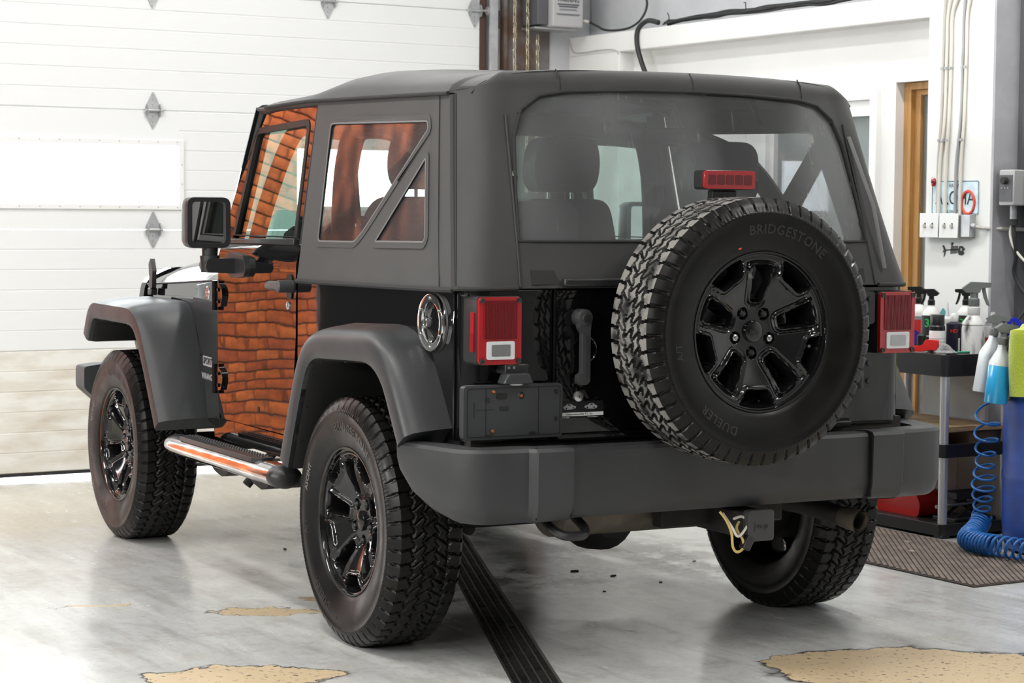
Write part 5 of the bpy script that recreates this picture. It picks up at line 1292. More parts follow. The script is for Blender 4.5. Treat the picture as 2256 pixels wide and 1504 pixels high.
# outline of the clear rear window in (x, z)
RW = [(-.628, 1.284), (-.618, 1.418), (-.598, 1.590), (-.566, 1.672), (-.505, 1.716), (-.425, 1.730), (-.2, 1.738), (0, 1.740)]
RWO = RW+[(-x, z) for x, z in RW[::-1][1:]]
RWO = RWO[::1]
def rear_y(x, z):
    k = (z-1.15)/.59; xs = xs_at(z)+.006; r = lerp(.085, .13, k); xk = xs-r; yk = lerp(-.672, -.500, k); y0 = lerp(-.690, -.592, k)
    q = min(1.0, abs(x)/xk); y = y0+(yk-y0)*q*q
    if abs(x) > xk: a = math.asin(min(1, (abs(x)-xk)/r)); y = yk+r*(1-math.cos(a))
    return y
def rear_wrap():
    nu, nv = 121, 60
    P = [[rear_pt(i/(nu-1), j/(nv-1)) for j in range(nv)] for i in range(nu)]
    poly = np.array(RWO); xx = np.array([[p[0] for p in r_] for r_ in P]); zz = np.array([[p[2] for p in r_] for r_ in P])
    d = sdf_poly(xx, zz, poly)
    # lower flap opening between the two corner wraps is closed by the window flap, so cut only the window
    V = [p for r_ in P for p in r_]; F = []
    # snap vertices close to the outline onto it
    for i in range(nu):
        for j in range(nv):
            if abs(d[i, j]) < .0062 and .02 < j/(nv-1) < .85:
                p = np.array([xx[i, j], zz[i, j]]); best = None
                for a in range(len(poly)):
                    A = poly[a]; B = poly[(a+1) % len(poly)]; e = B-A; t = np.clip(((p-A)@e)/(e@e), 0, 1); q = A+t*e; dist = np.hypot(*(p-q))
                    if best is None or dist < best[0]: best = (dist, q)
                q = best[1]; V[i*nv+j] = (q[0], rear_y(q[0], q[1]), q[1]); d[i, j] = 0
    for i in range(nu-1):
        for j in range(nv-1):
            c = (d[i, j]+d[i+1, j]+d[i, j+1]+d[i+1, j+1])/4
            if c < -.0005: continue
            F.append((i*nv+j, (i+1)*nv+j, (i+1)*nv+j+1, i*nv+j+1))
    o = finish('soft_rear_panel', V, F, 'fabric', car, smooth=60); lab(o, 'dark grey fabric rear of the soft top')
    solid(o, .006, -1)
    # window sheet: grid in (x,z) following the same surface
    mb = MB(); nx, nz = 70, 30
    left = lambda z: float(np.interp(z, [p[1] for p in RW[:6]], [p[0] for p in RW[:6]]))
    def wp(u, v):
        x = lerp(-.63, .63, u); zt = float(np.interp(abs(x), [0, .2, .425, .505, .566, .598, .618, .63], [1.742, 1.740, 1.732, 1.718, 1.674, 1.592, 1.42, 1.30])); z = lerp(1.282, zt, v)
        return (x, rear_y(x, z)+.010+.006*math.sin(x*6+1)*math.sin(PI*v), z)
    mb.grid(wp, nx, nz); mb.out('rear_window', 'vinyl_rear', o, smooth=60)
    edge = [(x, rear_y(x, z)-.001, z) for x, z in RWO]
    ed = []
    for a, b in zip(edge[:-1], edge[1:]):
        for j in range(4): ed.append(tuple(np.array(a)+(np.array(b)-np.array(a))*j/4))
    ed.append(edge[-1])
    ed = [(x, rear_y(x, z)-.0015, z) for x, y, z in ed]
    MB().tube(ed, .005, 8).out('window_piping', 'fabric_dark', o)
    bt = [(x, rear_y(x, 1.284)-.0015, 1.284) for x in np.linspace(-.628, .628, 30)]; MB().tube(bt, .004, 8).out('lower_piping', 'fabric_dark', o)
    # seams
    for x in (-.44, 0, .44):
        MB().tube([(x, rear_y(x, z)-.001, z) for z in (1.735, 1.745)]+[(x, rear_y(x, 1.742)+.006, 1.775), (x, rear_y(x, 1.742)+.026, 1.797)], .0022, 6).out('top_seam', 'fabric_dark', o)
    for s in (-1, 1):
        MB().tube([(s*(.640-(z-1.15)*.05), rear_y(.640-(z-1.15)*.05, z)-.002, z) for z in np.linspace(1.15, 1.66, 16)], .0032, 6).out('corner_seam', 'seal', o)
        MB().tube([rear_pt(.0 if s < 0 else 1., v) for v in np.linspace(0, .86, 14)], .004, 6).out('side_seam', 'fabric_dark', o)
        MB().tube([(s*(xs_at(1.15)+.008), -.575, 1.146), (s*(xs_at(1.15)+.008), -.61, 1.146), (s*(.775), -.650, 1.146), (s*.72, -.676, 1.147), (s*.65, -.680, 1.148)], .007, 8).out('corner_hem', 'fabric_dark', o)
    # lower flap edge
    MB().plate([(-.60, 1.158), (.60, 1.158), (.60, 1.200), (-.60, 1.200)], [], 0, .006, lambda u, v, w: (u, rear_y(u, v)-.004+w, v)).out('tail_bar_cover', 'fabric_dark', o, smooth=0)
    MB().b2(-.505, .56, -.700, -.668, 1.152, 1.176).out('tail_bar', 'plastic', o, bevel=.006)
    # straps at the right corner
    MB().tube([(.628, rear_y(.628, 1.62)-.006, 1.62), (.655, -.640, 1.40), (.680, -.672, 1.20)], .008, 6, sx=.4).out('strap', 'welt', o)
    return o
rear_wrap()
ROOF = [(-.555, 1.796, 1.722), (-.50, 1.800, 1.724), (-.35, 1.803, 1.727), (.0, 1.818, 1.735), (.30, 1.846, 1.741), (.48, 1.852, 1.744), (.60, 1.846, 1.747), (.70, 1.826, 1.749), (.80, 1.802, 1.750), (.95, 1.792, 1.748), (1.15, 1.786, 1.744), (1.24, 1.780, 1.742), (1.30, 1.768, 1.740), (1.322, 1.752, 1.738)]
def roof_pt(u, v):
    y = lerp(-.555, 1.322, v); zc, zr = interp(y, ROOF); t = 2*u-1; xr = xs_at(zr)+.006
    if y < -.36: xr = min(xr, .695)
    if y > 1.15: xr -= .05*((y-1.15)/.2)**2
    n = 6.0
    z = zr+(zc-zr)*max(0, 1-abs(t)**n)**.62
    z += .004*math.sin(y*5.2+t*3)*(1-abs(t))
    yy = y
    if y < -.30:  # rear edge bows like the rear panel
        yb = rear_y(t*.6, 1.742)+.040; yy = lerp(yb, -.30, (y+.555)/.255)
    return (t*xr, yy, z)
rf = MB(); rf.grid(roof_pt, 71, 110)
ro_ = rf.out('soft_roof', 'fabric', car, smooth=60); solid(ro_, .006, -1); lab(ro_, 'dark grey fabric roof of the soft top')
for s in (-1, 1):
    MB().tube([(s*(xs_at(interp(y, ROOF)[1])+.008), y, interp(y, ROOF)[1]-.002) for y in np.linspace(-.34, 1.18, 40)], .0065, 8).out('roof_edge_piping', 'fabric_dark', ro_)
    MB().tube([(s*(xs_at(1.745)-.012), y, 1.742-.01*(y > 1.2)) for y in np.linspace(.66, 1.30, 8)], .014, 8).out('door_rail', 'seal', ro_)
for t in (.36, .64):
    MB().tube([roof_pt(t, v) for v in np.linspace(.02, .72, 30)], .0025, 6).out('roof_seam', 'fabric_dark', ro_)
# interior soft-top bows
for y in (.48, -.02): MB().tube([(-.64, y, 1.68), (-.60, y, 1.76), (-.3, y, 1.785), (.3, y, 1.785), (.60, y, 1.76), (.64, y, 1.68)], .012, 8).out('roof_bow', 'seal', ro_)

# ---------------------------------------------------------------- roll bar and cabin
rbm = MB()
HY = .655
for s in (-1, 1):
    rbm.tube(spline([(s*.63, HY, .60), (s*.63, HY, 1.30), (s*.605, HY, 1.58), (s*.55, HY, 1.66), (s*.40, HY, 1.685)], 5), .042, 12)
    rbm.tube(spline([(s*.58, HY+.02, 1.64), (s*.58, 1.0, 1.66), (s*.585, 1.22, 1.65), (s*.62, 1.40, 1.40), (s*.65, 1.50, 1.15)], 5), .032, 10)
    rbm.tube(spline([(s*.58, HY-.02, 1.65), (s*.60, .30, 1.63), (s*.61, -.02, 1.52), (s*.62, -.28, 1.28), (s*.63, -.42, 1.10)], 5), .034, 10)
rbm.tube([(-.42, HY, 1.685), (.42, HY, 1.685)], .042, 12)
rbm.out('roll_bar', 'leather', car)
for s in (-1, 1):
    st = MB(); x = s*.36; dy = .36 if s > 0 else 0
    st.box((x, .82+dy*.6, .80), (.50, .52, .16)); seat = st.out('front_seat', 'leather', car, bevel=.05, seg=4)
    bk = MB().plate(rounded([(-.25, 0), (.25, 0), (.24, .40), (.18, .56), (-.18, .56), (-.24, .40)], .06, 5), [], 0, .13, lambda u, v, w, x=x, dy=dy: (x+u, .60+dy-v*.22+w, .86+v)).out('seat_back', 'leather', seat, bevel=.03, seg=4)
    MB().plate(rounded([(-.125, 0), (.125, 0), (.145, .10), (.12, .205), (-.12, .205), (-.145, .10)], .05, 5), [], 0, .10, lambda u, v, w, x=x, dy=dy: (x+u, .485+dy-v*.10+w, 1.445+v)).out('headrest', 'leather', seat, bevel=.03, seg=4)
    for k in (-1, 1): MB().cyl((x+k*.05, .53+dy, 1.38), (x+k*.05, .53+dy, 1.50), .007, 8).out('headrest_post', 'steel', seat)
    MB().tube(spline([(s*.60, .62, 1.50), (s*.59, .60, 1.30), (s*.56, .58, 1.05), (s*.54, .62, .85)], 5), .003, 6, sx=8).out('seat_belt', 'leather', seat)
rs_ = MB().box((0, .02, .80), (.96, .42, .14)).out('rear_seat', 'leather', car, bevel=.05, seg=4)
MB().plate(rounded([(-.48, 0), (.48, 0), (.46, .40), (-.46, .40)], .06, 5), [], 0, .12, lambda u, v, w: (u, -.22-v*.2+w, .84+v)).out('rear_seat_back', 'leather', rs_, bevel=.03, seg=3)
for s in (-1, 1): MB().plate(rrect(.25, .21, .07), [], 0, .09, lambda u, v, w, s=s: (s*.34+u, -.27+w, (1.500 if s > 0 else 1.30)+v)).out('rear_headrest', 'leather', rs_, bevel=.025, seg=3)
da = MB().plate(rounded([(1.26, 1.0), (1.26, 1.20), (1.34, 1.245), (1.54, 1.20), (1.54, .80), (1.40, .80)], .03, 4), [], -.70, .70, lambda u, v, w: (w, u, v)).out('dashboard', 'leather', car, bevel=.01)
MB().plate(rounded([(1.24, 1.20), (1.24, 1.29), (1.30, 1.315), (1.42, 1.28), (1.42, 1.20)], .03, 4), [], -.55, -.20, lambda u, v, w: (w, u, v)).out('gauge_hood', 'leather', da, bevel=.02, seg=3)
for s in (-1, 1): MB().lathe([(0, -.012), (.034, -.012), (.042, .0), (.045, .02), (0, .02)], (s*.56, 1.255, 1.18), 'y', 24).out('air_vent', 'plastic_grey', da)
swm = MB().tube([(-.37+.185*math.cos(a), 1.08+.07*math.sin(a), 1.165+.172*math.sin(a)) for a in [2*PI*i/40 for i in range(40)]], .0155, 10, closed=True); swo = swm.out('steering_wheel', 'leather', car)
MB().lathe([(0, -.03), (.05, -.028), (.07, -.01), (.075, .02), (0, .03)], (-.37, 1.09, 1.165), 'y', 24).out('wheel_hub', 'plastic', swo)
for a in (R(0), R(180), R(250), R(290)): MB().tube([(-.37+.05*math.cos(a), 1.09, 1.165+.05*math.sin(a)), (-.37+.18*math.cos(a), 1.08+.07*math.sin(a), 1.165+.167*math.sin(a))], .013, 8).out('wheel_spoke', 'plastic_grey', swo)
MB().tube([(-.37, 1.10, 1.16), (-.37, 1.30, 1.10)], .035, 12).out('steering_column', 'plastic', swo)
rm = MB().plate(rrect(.25, .065, .025), [], 0, .03, lambda u, v, w: (.0+u, 1.24+w, 1.615+v)).out('rear_view_mirror', 'plastic', car, bevel=.006)
MB().tube([(0, 1.27, 1.62), (0, 1.36, 1.67)], .010, 8).out('mirror_stalk', 'plastic', rm)
MB().b2(-.12, .12, .50, 1.20, .50, .82).out('center_console', 'leather', car, bevel=.03)
sb_ = MB().b2(-.40, .40, 1.20, 1.26, 1.705, 1.73).out('sun_visor', 'leather', car, bevel=.008)
# ================================================================== THINGS BY THE RIGHT WALL
mat('cart_black', (.012, .012, .013), .42)
mat('alu', (.62, .62, .64), .35, metal=.7)
mat('bottle_white', (.78, .78, .76), .35)
mat('bottle_dark', (.035, .035, .04), .35)
mat('trigger_black', (.010, .010, .011), .35)
mat('trigger_grey', (.16, .17, .165), .45)
mat('green_label', (.02, .42, .10), .4)
mat('label_red', (.55, .03, .03), .4)
mat('label_grey', (.30, .30, .31), .4)
mat('navy_bottle', (.018, .016, .035), .3)
mat('stained', (.72, .72, .71), .4, col2=(.05, .05, .055), vscale=22, lo=.50, hi=.66, stretch=(1, 1, .35))
mat('red_plastic', (.62, .02, .018), .3)
mat('orange_plastic', (.70, .07, .02), .35)
mat('green_plastic', (.01, .30, .14), .4)
mat('teal_plastic', (.10, .30, .32), .4)
mat('purple_plastic', (.045, .015, .25), .35)
mat('blue_plastic', (.02, .03, .55), .35)
mat('drum_blue', (.035, .095, .42), .38, var=.25, vscale=6)
mat('liner', (.010, .011, .013), .18, bump=.9, bscale=22, bdist=.012)
mat('towel', (.48, .58, .05), .95, bump=.8, bscale=160, bdist=.004, sheen=.6)
mat('hose_blue', (.015, .13, .42), .28)
mat('liquid_blue', (.04, .42, .80), .2, coat=.5)
mat('milky', (.72, .76, .78), .3, coat=.3)
mat('cloth_grey', (.26, .26, .26), .95, bump=.8, bscale=60, bdist=.01)
mat('cardboard', (.42, .28, .15), .85, var=.12, vscale=8)
mat('cardboard_dark', (.22, .14, .085), .85, var=.2, vscale=6)
mat('beige_panel', (.55, .50, .42), .7, var=.1)
mat('mat_dark', (.045, .035, .03), .85)
mat('black_metal', (.012, .012, .012), .5)

# ---- rubber mat
x0, x1, y0, y1 = 1.585, 2.25, -.145, 1.55
rm_ = empty('rubber_mat', ((x0+x1)/2, (y0+y1)/2, 0)); tag(rm_, 'brown ribbed rubber mat on the floor in front of the black cart', 'floor mat')
hx_, hy_ = (x1-x0)/2, (y1-y0)/2
MB().b2(-hx_, hx_, -hy_, hy_, .0004, .005).out('base', 'mat_dark', rm_, smooth=0)
rb_ = MB(); dv = Vector((.57, .82)).normalized(); nv = Vector((-dv.y, dv.x))
def clip(c):
    lo, hi = -9., 9.
    for (p, d, h) in ((c.x, dv.x, hx_-.004), (c.y, dv.y, hy_-.004)):
        a, b = (-h-p)/d, (h-p)/d; lo = max(lo, min(a, b)); hi = min(hi, max(a, b))
    return lo, hi
k = -1.2
while k < 1.2:
    lo, hi = clip(nv*k); lo2, hi2 = clip(nv*(k+.0155)); lo, hi = max(lo, lo2), min(hi, hi2)
    if hi-lo > .01:
        q = [nv*k+dv*lo, nv*(k+.0155)+dv*lo, nv*(k+.0155)+dv*hi, nv*k+dv*hi]
        rb_.add([(p.x, p.y, z) for z in (.0045, .009) for p in q], [(4, 5, 6, 7), (0, 1, 5, 4), (1, 2, 6, 5), (2, 3, 7, 6), (3, 0, 4, 7)])
    k += .021
o = rb_.out('ribs', 'mat_rubber', rm_, smooth=0); o['kind'] = 'stuff'

# ---- utility cart
CX0, CX1, CY0, CY1 = 2.275, 2.672, .788, 1.46
ct = empty('utility_cart', ((CX0+CX1)/2, (CY0+CY1)/2, 0)); tag(ct, 'black plastic utility cart with silver posts beside the white pillar', 'cart')
cxm, cym = (CX1-CX0)/2, (CY1-CY0)/2
def tray(z0, z1, floor_z, nm):
    o = MB().plate(rrect(2*cxm, 2*cym, .03), [rrect(2*cxm-.03, 2*cym-.03, .02)], z0, z1, lambda u, v, w: (u, v, w)).out(nm, 'cart_black', ct, bevel=.005)
    MB().plate(rrect(2*cxm-.02, 2*cym-.02, .02), [], floor_z-.012, floor_z, lambda u, v, w: (u, v, w)).out('tray_floor', 'cart_black', o, smooth=0)
    return o
tray(.690, .782, .722, 'top_tray'); tray(.345, .402, .365, 'middle_tray'); tray(.012, .062, .050, 'bottom_tray')
for sx in (-1, 1):
    for sy in (-1, 1):
        MB().cyl((sx*(cxm-.024), sy*(cym-.024), .060), (sx*(cxm-.024), sy*(cym-.024), .346), .0195, 18).out('post', 'alu', ct)
        MB().cyl((sx*(cxm-.024), sy*(cym-.024), .400), (sx*(cxm-.024), sy*(cym-.024), .692), .0195, 18).out('post', 'alu', ct)
        MB().box((sx*(cxm-.03), sy*(cym-.03), .007), (.05, .05, .014)).out('foot', 'cart_black', ct, bevel=.004)
for k, (yy, c) in enumerate([(.16, 'green_plastic'), (.06, 'bottle_dark')]):
    MB().lathe([(.030, .690), (.028, .655), (.022, .650), (0, .650)], (-cxm+.06, yy, 0), 'z', 18).out('cup_well', c, ct)
TZ = .7225
def bottle(name, label, x, y, z, prof, m, cat='bottle', group=None, rz=0., n=24):
    e = empty(name, (x, y, z), rz); tag(e, label, cat, group); MB().lathe(prof, (0, 0, 0), 'z', n).out('body', m, e); return e
def label_band(e, r, z0, z1, m, nm='label', n=24): return MB().lathe([(r+.0002, z0), (r+.0010, z0), (r+.0010, z1), (r+.0002, z1)], (0, 0, 0), 'z', n).out(nm, m, e)
def wrap_text(e, txt, size, r, ang, z, m, parent=None, nm='printed_text'):
    V, F = text_raw(txt, size, depth=.0003, offset=size*.02, res=2)
    return finish(nm, [((r+.0016+w)*math.cos(ang+u/r), (r+.0016+w)*math.sin(ang+u/r), z+v) for u, v, w in V], F, m, parent or e, smooth=0)
CAMA = math.atan2(-6.9, -6.25)        # direction from the wall things towards the camera side
def trigger(e, z, ang, m, sc=1.0, lever=True):
    """spray head: collar, body and lever; nozzle points along ang"""
    c, s = math.cos(ang), math.sin(ang)
    fn = lambda u, v, w: (c*u-s*w, s*u+c*w, z+v)
    MB().lathe([(.0145*sc, 0), (.0150*sc, .002), (.0150*sc, .022*sc), (.011*sc, .026*sc), (.011*sc, .045*sc), (0, .045*sc)], (0, 0, z), 'z', 18).out('collar', m, e)
    MB().plate(rounded([(-.022*sc, .040*sc), (.014*sc, .040*sc), (.018*sc, .052*sc), (.044*sc, .055*sc), (.046*sc, .068*sc), (-.010*sc, .070*sc), (-.034*sc, .052*sc)], .003*sc, 3), [], -.0115*sc, .0115*sc, fn).out('spray_head', m, e, bevel=.003*sc)
    MB().plate(rounded([(.020*sc, .056*sc), (.029*sc, .056*sc), (.034*sc, .030*sc), (.043*sc, .004*sc), (.036*sc, .004*sc), (.026*sc, .026*sc)], .002*sc, 2), [], -.007*sc, .007*sc, fn).out('lever', m, e, bevel=.0015*sc)
def patch_(e, r, a0, a1, z0, z1, m, nm):
    mb = MB(); mb.grid(lambda u, v: ((r+.0012)*math.cos(a0+(a1-a0)*u), (r+.0012)*math.sin(a0+(a1-a0)*u), z0+(z1-z0)*v), 8, 2); return mb.out(nm, m, e)
BP = [(0, 0), (.036, 0), (.039, .004), (.039, .212), (.036, .226), (.022, .244), (.0155, .250), (.0155, .258), (0, .258)]
A0 = CAMA
for i, (x, y, lb_) in enumerate([(2.455, 1.08, 'spray bottle with black trigger and green printed label, left of the squeeze bottle'), (2.61, 1.03, 'spray bottle with black trigger and green printed label, behind the stained spray bottle')]):
    e = bottle('spray_bottle', lb_, x, y, TZ, BP, 'bottle_white', 'spray bottle', 'spray bottles on the cart')
    label_band(e, .039, .125, .212, 'bottle_dark'); label_band(e, .0391, .008, .120, 'bottle_dark', 'lower_label')
    wrap_text(e, '3D', .050, .0392, A0+.05, .178, 'green_label'); trigger(e, .254, A0-1.75, 'trigger_black', 1.05)
e = bottle('spray_bottle', 'white spray bottle with red and grey label next to the right tail lamp', 2.535, 1.25, TZ, BP, 'bottle_white', 'spray bottle', 'spray bottles on the cart')
label_band(e, .039, .02, .20, 'label_grey'); patch_(e, .0402, A0-1.0, A0+.25, .09, .185, 'label_red', 'red_panel'); trigger(e, .254, A0-1.75, 'trigger_black', 1.1)
e = bottle('squeeze_bottle', 'pale squeeze bottle with conical tip between the two green-label spray bottles', 2.538, 1.068, TZ, [(0, 0), (.034, 0), (.036, .004), (.036, .155), (.032, .170), (.030, .172), (.030, .196), (.024, .200), (.009, .206), (.003, .268), (0, .268)], 'milky', 'bottle')
MB().lathe([(.0305, .172), (.031, .174), (.031, .194), (.0305, .196)], n=24).out('screw_cap', 'bottle_white', e)
e = bottle('spray_can', 'white spray can with a wide black cap at the front of the cart', 2.372, .948, TZ, [(0, 0), (.032, 0), (.033, .003), (.033, .150), (.032, .156), (0, .156)], 'bottle_white', 'spray can')
MB().lathe([(.0325, .154), (.0335, .156), (.0335, .172), (.0305, .176), (.0305, .218), (.028, .222), (0, .222)], n=26).out('cap', 'trigger_black', e); label_band(e, .033, .02, .145, 'white_trim', 'paper_label')
fp = MB()
for k in range(7): fp.lathe([(.0341, .040+k*.013), (.0344, .040+k*.013), (.0344, .0425+k*.013), (.0341, .0425+k*.013)], n=24)
fp.out('fine_print', 'sticker_grey', e, smooth=0)
e = bottle('polish_bottle', 'dark navy polish bottle with a torn black and white cap', 2.476, .956, TZ, [(0, 0), (.031, 0), (.033, .004), (.033, .165), (.034, .168), (.034, .180), (.030, .184), (.016, .190), (.016, .215), (0, .225)], 'navy_bottle', 'bottle')
MB().lathe([(.0165, .190), (.018, .196), (.019, .215), (.012, .226), (0, .228)], n=14).out('cap', 'stained', e); wrap_text(e, 'HD', .022, .0335, A0, .150, 'label_red'); patch_(e, .0331, A0+.55, A0+.85, .03, .12, 'white_trim', 'pale_strip')
SB = [(0, 0), (.046, 0), (.050, .005), (.050, .165), (.047, .178), (.049, .182), (.047, .190), (.030, .215), (.024, .222), (.024, .250), (0, .250)]
e = bottle('stained_spray_bottle', 'large white spray bottle stained with black smears and grey trigger', 2.500, .862, TZ, SB, 'stained', 'spray bottle')
MB().lathe([(.0245, .222), (.0265, .225), (.0265, .256), (.018, .262)], n=24).out('neck_ring', 'bottle_white', e); trigger(e, .256, A0+1.70, 'trigger_grey', 1.55)
e = bottle('aerosol_can', 'tall aerosol can with red and grey label and white nozzle near the pillar edge', 2.600, .850, TZ, [(0, 0), (.032, 0), (.033, .003), (.033, .175), (.030, .188), (.018, .200), (.012, .204), (0, .204)], 'label_grey', 'spray can')
MB().lathe([(.0332, .125), (.0338, .125), (.0338, .176), (.0332, .176)], n=24).out('white_label', 'bottle_white', e)
patch_(e, .0332, A0-1.2, A0-.1, .03, .124, 'label_red', 'red_label'); MB().lathe([(.010, .203), (.011, .206), (.009, .232), (0, .234)], n=14).out('nozzle', 'bottle_white', e)
MB().lathe([(.0305, .187), (.0315, .189), (.0195, .2005), (.018, .2)], n=24).out('shoulder', 'steel', e)
e = bottle('small_bottle', 'small white bottle with black top and green printed label', 2.362, 1.035, TZ, [(0, 0), (.027, 0), (.028, .003), (.028, .062), (.022, .074), (.014, .078), (.014, .092), (0, .092)], 'bottle_white', 'bottle')
label_band(e, .028, .006, .056, 'bottle_dark'); wrap_text(e, '3D', .026, .0282, A0, .040, 'green_label'); MB().lathe([(.018, .084), (.020, .086), (.020, .128), (.012, .136), (0, .138)], n=16).out('cap', 'trigger_black', e)
# red clamp-like scraper handle lying on the tray lip
e = empty('red_scraper', (2.318, .970, .7825)); tag(e, 'red plastic scraper handle lying on the cart edge', 'scraper'); e.rotation_euler = (0, 0, R(97))
MB().plate(rounded([(-.075, .0), (-.085, .012), (-.075, .026), (-.03, .026), (.0, .032), (.018, .056), (.075, .056), (.075, .012), (.040, .012), (-.01, .002)], .006, 3), [circle(.006, 12, (-.070, .013))], -.011, .011, lambda u, v, w: (-u, w, v)).out('handle', 'red_plastic', e, bevel=.003)
MB().cyl((.070, -.013, .013), (.070, .013, .013), .007, 12).out('rivet', 'steel', e)
mbx = MB(); rr_ = random.Random(3)
mbx.grid(lambda u, v: (2.33+.055*(u-.5)+.008*math.sin(v*9), .852+.085*(v-.5)+.006*math.sin(u*11), .782+.004+.026*math.sin(PI*u)*math.sin(PI*v)*(1+.5*math.sin(u*9+v*7))), 16, 20)
cl = mbx.out('grey_rag', 'cloth_grey'); solid(cl, .004, 1); tag(cl, 'crumpled grey rag on the corner of the cart tray', 'rag')
e = empty('orange_cap', (2.30, 1.105, .7825)); tag(e, 'round orange cap on the cart edge', 'cap'); MB().lathe([(0, 0), (.022, 0), (.023, .004), (.021, .014), (.012, .017), (0, .017)], n=22).out('shell', 'orange_plastic', e); MB().lathe([(.0232, .003), (.024, .004), (.024, .007), (.0232, .008)], n=22).out('ridge', 'orange_plastic', e)
e = empty('green_wedge', (2.325, 1.20, .7825)); tag(e, 'green plastic wedge lying on the cart edge beside the tail lamp', 'wedge'); MB().plate([(-.06, 0), (.05, 0), (.05, .022), (-.02, .012)], [], -.02, .02, lambda u, v, w: (w, u, v)).out('blade', 'green_plastic', e, bevel=.002); MB().b2(-.02, .02, .05, .075, 0, .02).out('grip', 'green_plastic', e, bevel=.003)
e = empty('green_brush', (2.40, .815, .7825)); tag(e, 'flat green brush back lying on the cart rim behind the rag', 'brush'); MB().b2(-.03, .03, -.012, .012, .004, .012).out('back', 'green_plastic', e, bevel=.003); MB().b2(-.028, .028, -.010, .010, 0, .004).out('bristles', 'cloth_grey', e, smooth=0)
e = empty('purple_nozzle', (2.40, 1.115, TZ)); tag(e, 'purple and red spray nozzle standing behind the small bottle', 'spray nozzle')
MB().cyl((0, 0, 0), (0, 0, .085), .008, 10).out('stem', 'trigger_black', e); MB().plate(rounded([(-.02, .11), (-.012, .105), (.0, .075), (.014, .075), (.012, .115), (.034, .150), (.020, .158), (-.012, .135)], .004, 2), [], -.009, .009, lambda u, v, w: (-.7*u, .7*u*1-.0+w*.7, v)).out('pistol_body', 'purple_plastic', e, bevel=.002)
MB().b2(-.016, .016, -.012, .012, .055, .078).out('collar', 'orange_plastic', e, bevel=.003)
e = empty('teal_squeegee', (2.668, 1.23, TZ)); tag(e, 'teal triangular squeegee leaning on the wall behind the squeeze bottle', 'squeegee')
MB().plate(rounded([(-.075, .155), (.060, .155), (.0, .235)], .005, 2), [], -.010, -.004, lambda u, v, w: (w, u, v)).out('blade', 'teal_plastic', e, smooth=0); MB().b2(-.010, -.002, -.012, .012, 0, .16).out('handle', 'teal_plastic', e, smooth=0)
# things on the middle and bottom trays
e = empty('flat_cardboard', (2.475, 1.12, .4505)); tag(e, 'flat sheet of brown cardboard lying across the middle of the cart', 'cardboard'); MB().b2(-.19, .19, -.31, .31, 0, .020).out('sheet', 'cardboard', e, bevel=.003); MB().b2(-.19, .0, -.31, .31, .020, .0235).out('flap', 'cardboard', e, smooth=0)
e = empty('cardboard_box', (2.555, .925, .3655)); tag(e, 'brown cardboard box on the middle cart tray', 'box'); MB().b2(-.10, .10, -.10, .10, 0, .083).out('carton', 'cardboard_dark', e, bevel=.002); MB().b2(-.10, .10, -.018, .018, .083, .0842).out('tape', 'cardboard', e, smooth=0)
e = empty('metal_tin', (2.42, 1.12, .3655)); tag(e, 'low brown tin on the middle cart tray behind the post', 'tin'); MB().lathe([(0, 0), (.05, 0), (.05, .05), (.04, .075), (0, .08)], n=22).out('body', 'cardboard_dark', e); MB().lathe([(.0502, .048), (.053, .05), (.0502, .053)], n=22).out('rim', 'steel', e)
e = empty('fuel_can', (2.47, 1.22, .0505)); tag(e, 'red plastic fuel can on the bottom cart tray', 'fuel can')
MB().plate(rounded([(-.15, 0), (.13, 0), (.145, .05), (.14, .15), (.06, .235), (-.02, .235), (-.06, .12), (-.13, .105), (-.16, .06)][::1], .02, 4), [], -.075, .075, lambda u, v, w: (w, -u*-1, v)).out('tank', 'red_plastic', e, bevel=.02, seg=3)
MB().lathe([(.024, .225), (.026, .230), (.026, .255), (0, .258)], (0, .02, 0), 'z', 18).out('cap', 'trigger_black', e); MB().tube([(0, .02, .25), (0, -.01, .285), (0, -.03, .30)], [.012, .011, .010], 12).out('spout', 'wire_yellow', e)
e = empty('folding_jack', (2.52, .905, .0505)); tag(e, 'black metal jack with a silver bar on the bottom cart tray', 'jack')
MB().b2(-.13, .11, -.07, .07, 0, .022).out('base', 'black_metal', e, bevel=.004); MB().b2(-.10, .08, -.05, .05, .10, .13).out('saddle', 'black_metal', e, bevel=.004)
for s in (-1, 1): MB().plate([(-.10, .02), (-.08, .02), (.08, .11), (.06, .11)], [], s*.04-.006, s*.04+.006, lambda u, v, w: (u, w, v)).out('arm', 'black_metal', e, smooth=0); MB().plate([(.10, .02), (.08, .02), (-.08, .11), (-.06, .11)], [], s*.03-.005, s*.03+.005, lambda u, v, w: (u, w, v)).out('arm', 'black_metal', e, smooth=0)
MB().cyl((-.20, -.03, .075), (.10, -.03, .085), .008, 10).out('bar', 'steel', e)
e = empty('beige_board', (2.655, 1.12, .0505)); tag(e, 'beige board standing behind the red fuel can under the cart', 'board'); MB().b2(-.010, .010, -.28, .28, 0, .285).out('sheet', 'beige_panel', e, bevel=.002); MB().b2(-.013, -.010, -.02, .0, 0, .28).out('batten', 'beige_panel', e, smooth=0)
# low white plinth under the window wall
pl_ = MB().b2(2.676, 2.698, .99, 1.40, 0, .47).out('trim_3', 'white_wall', None, smooth=0); struct(pl_)

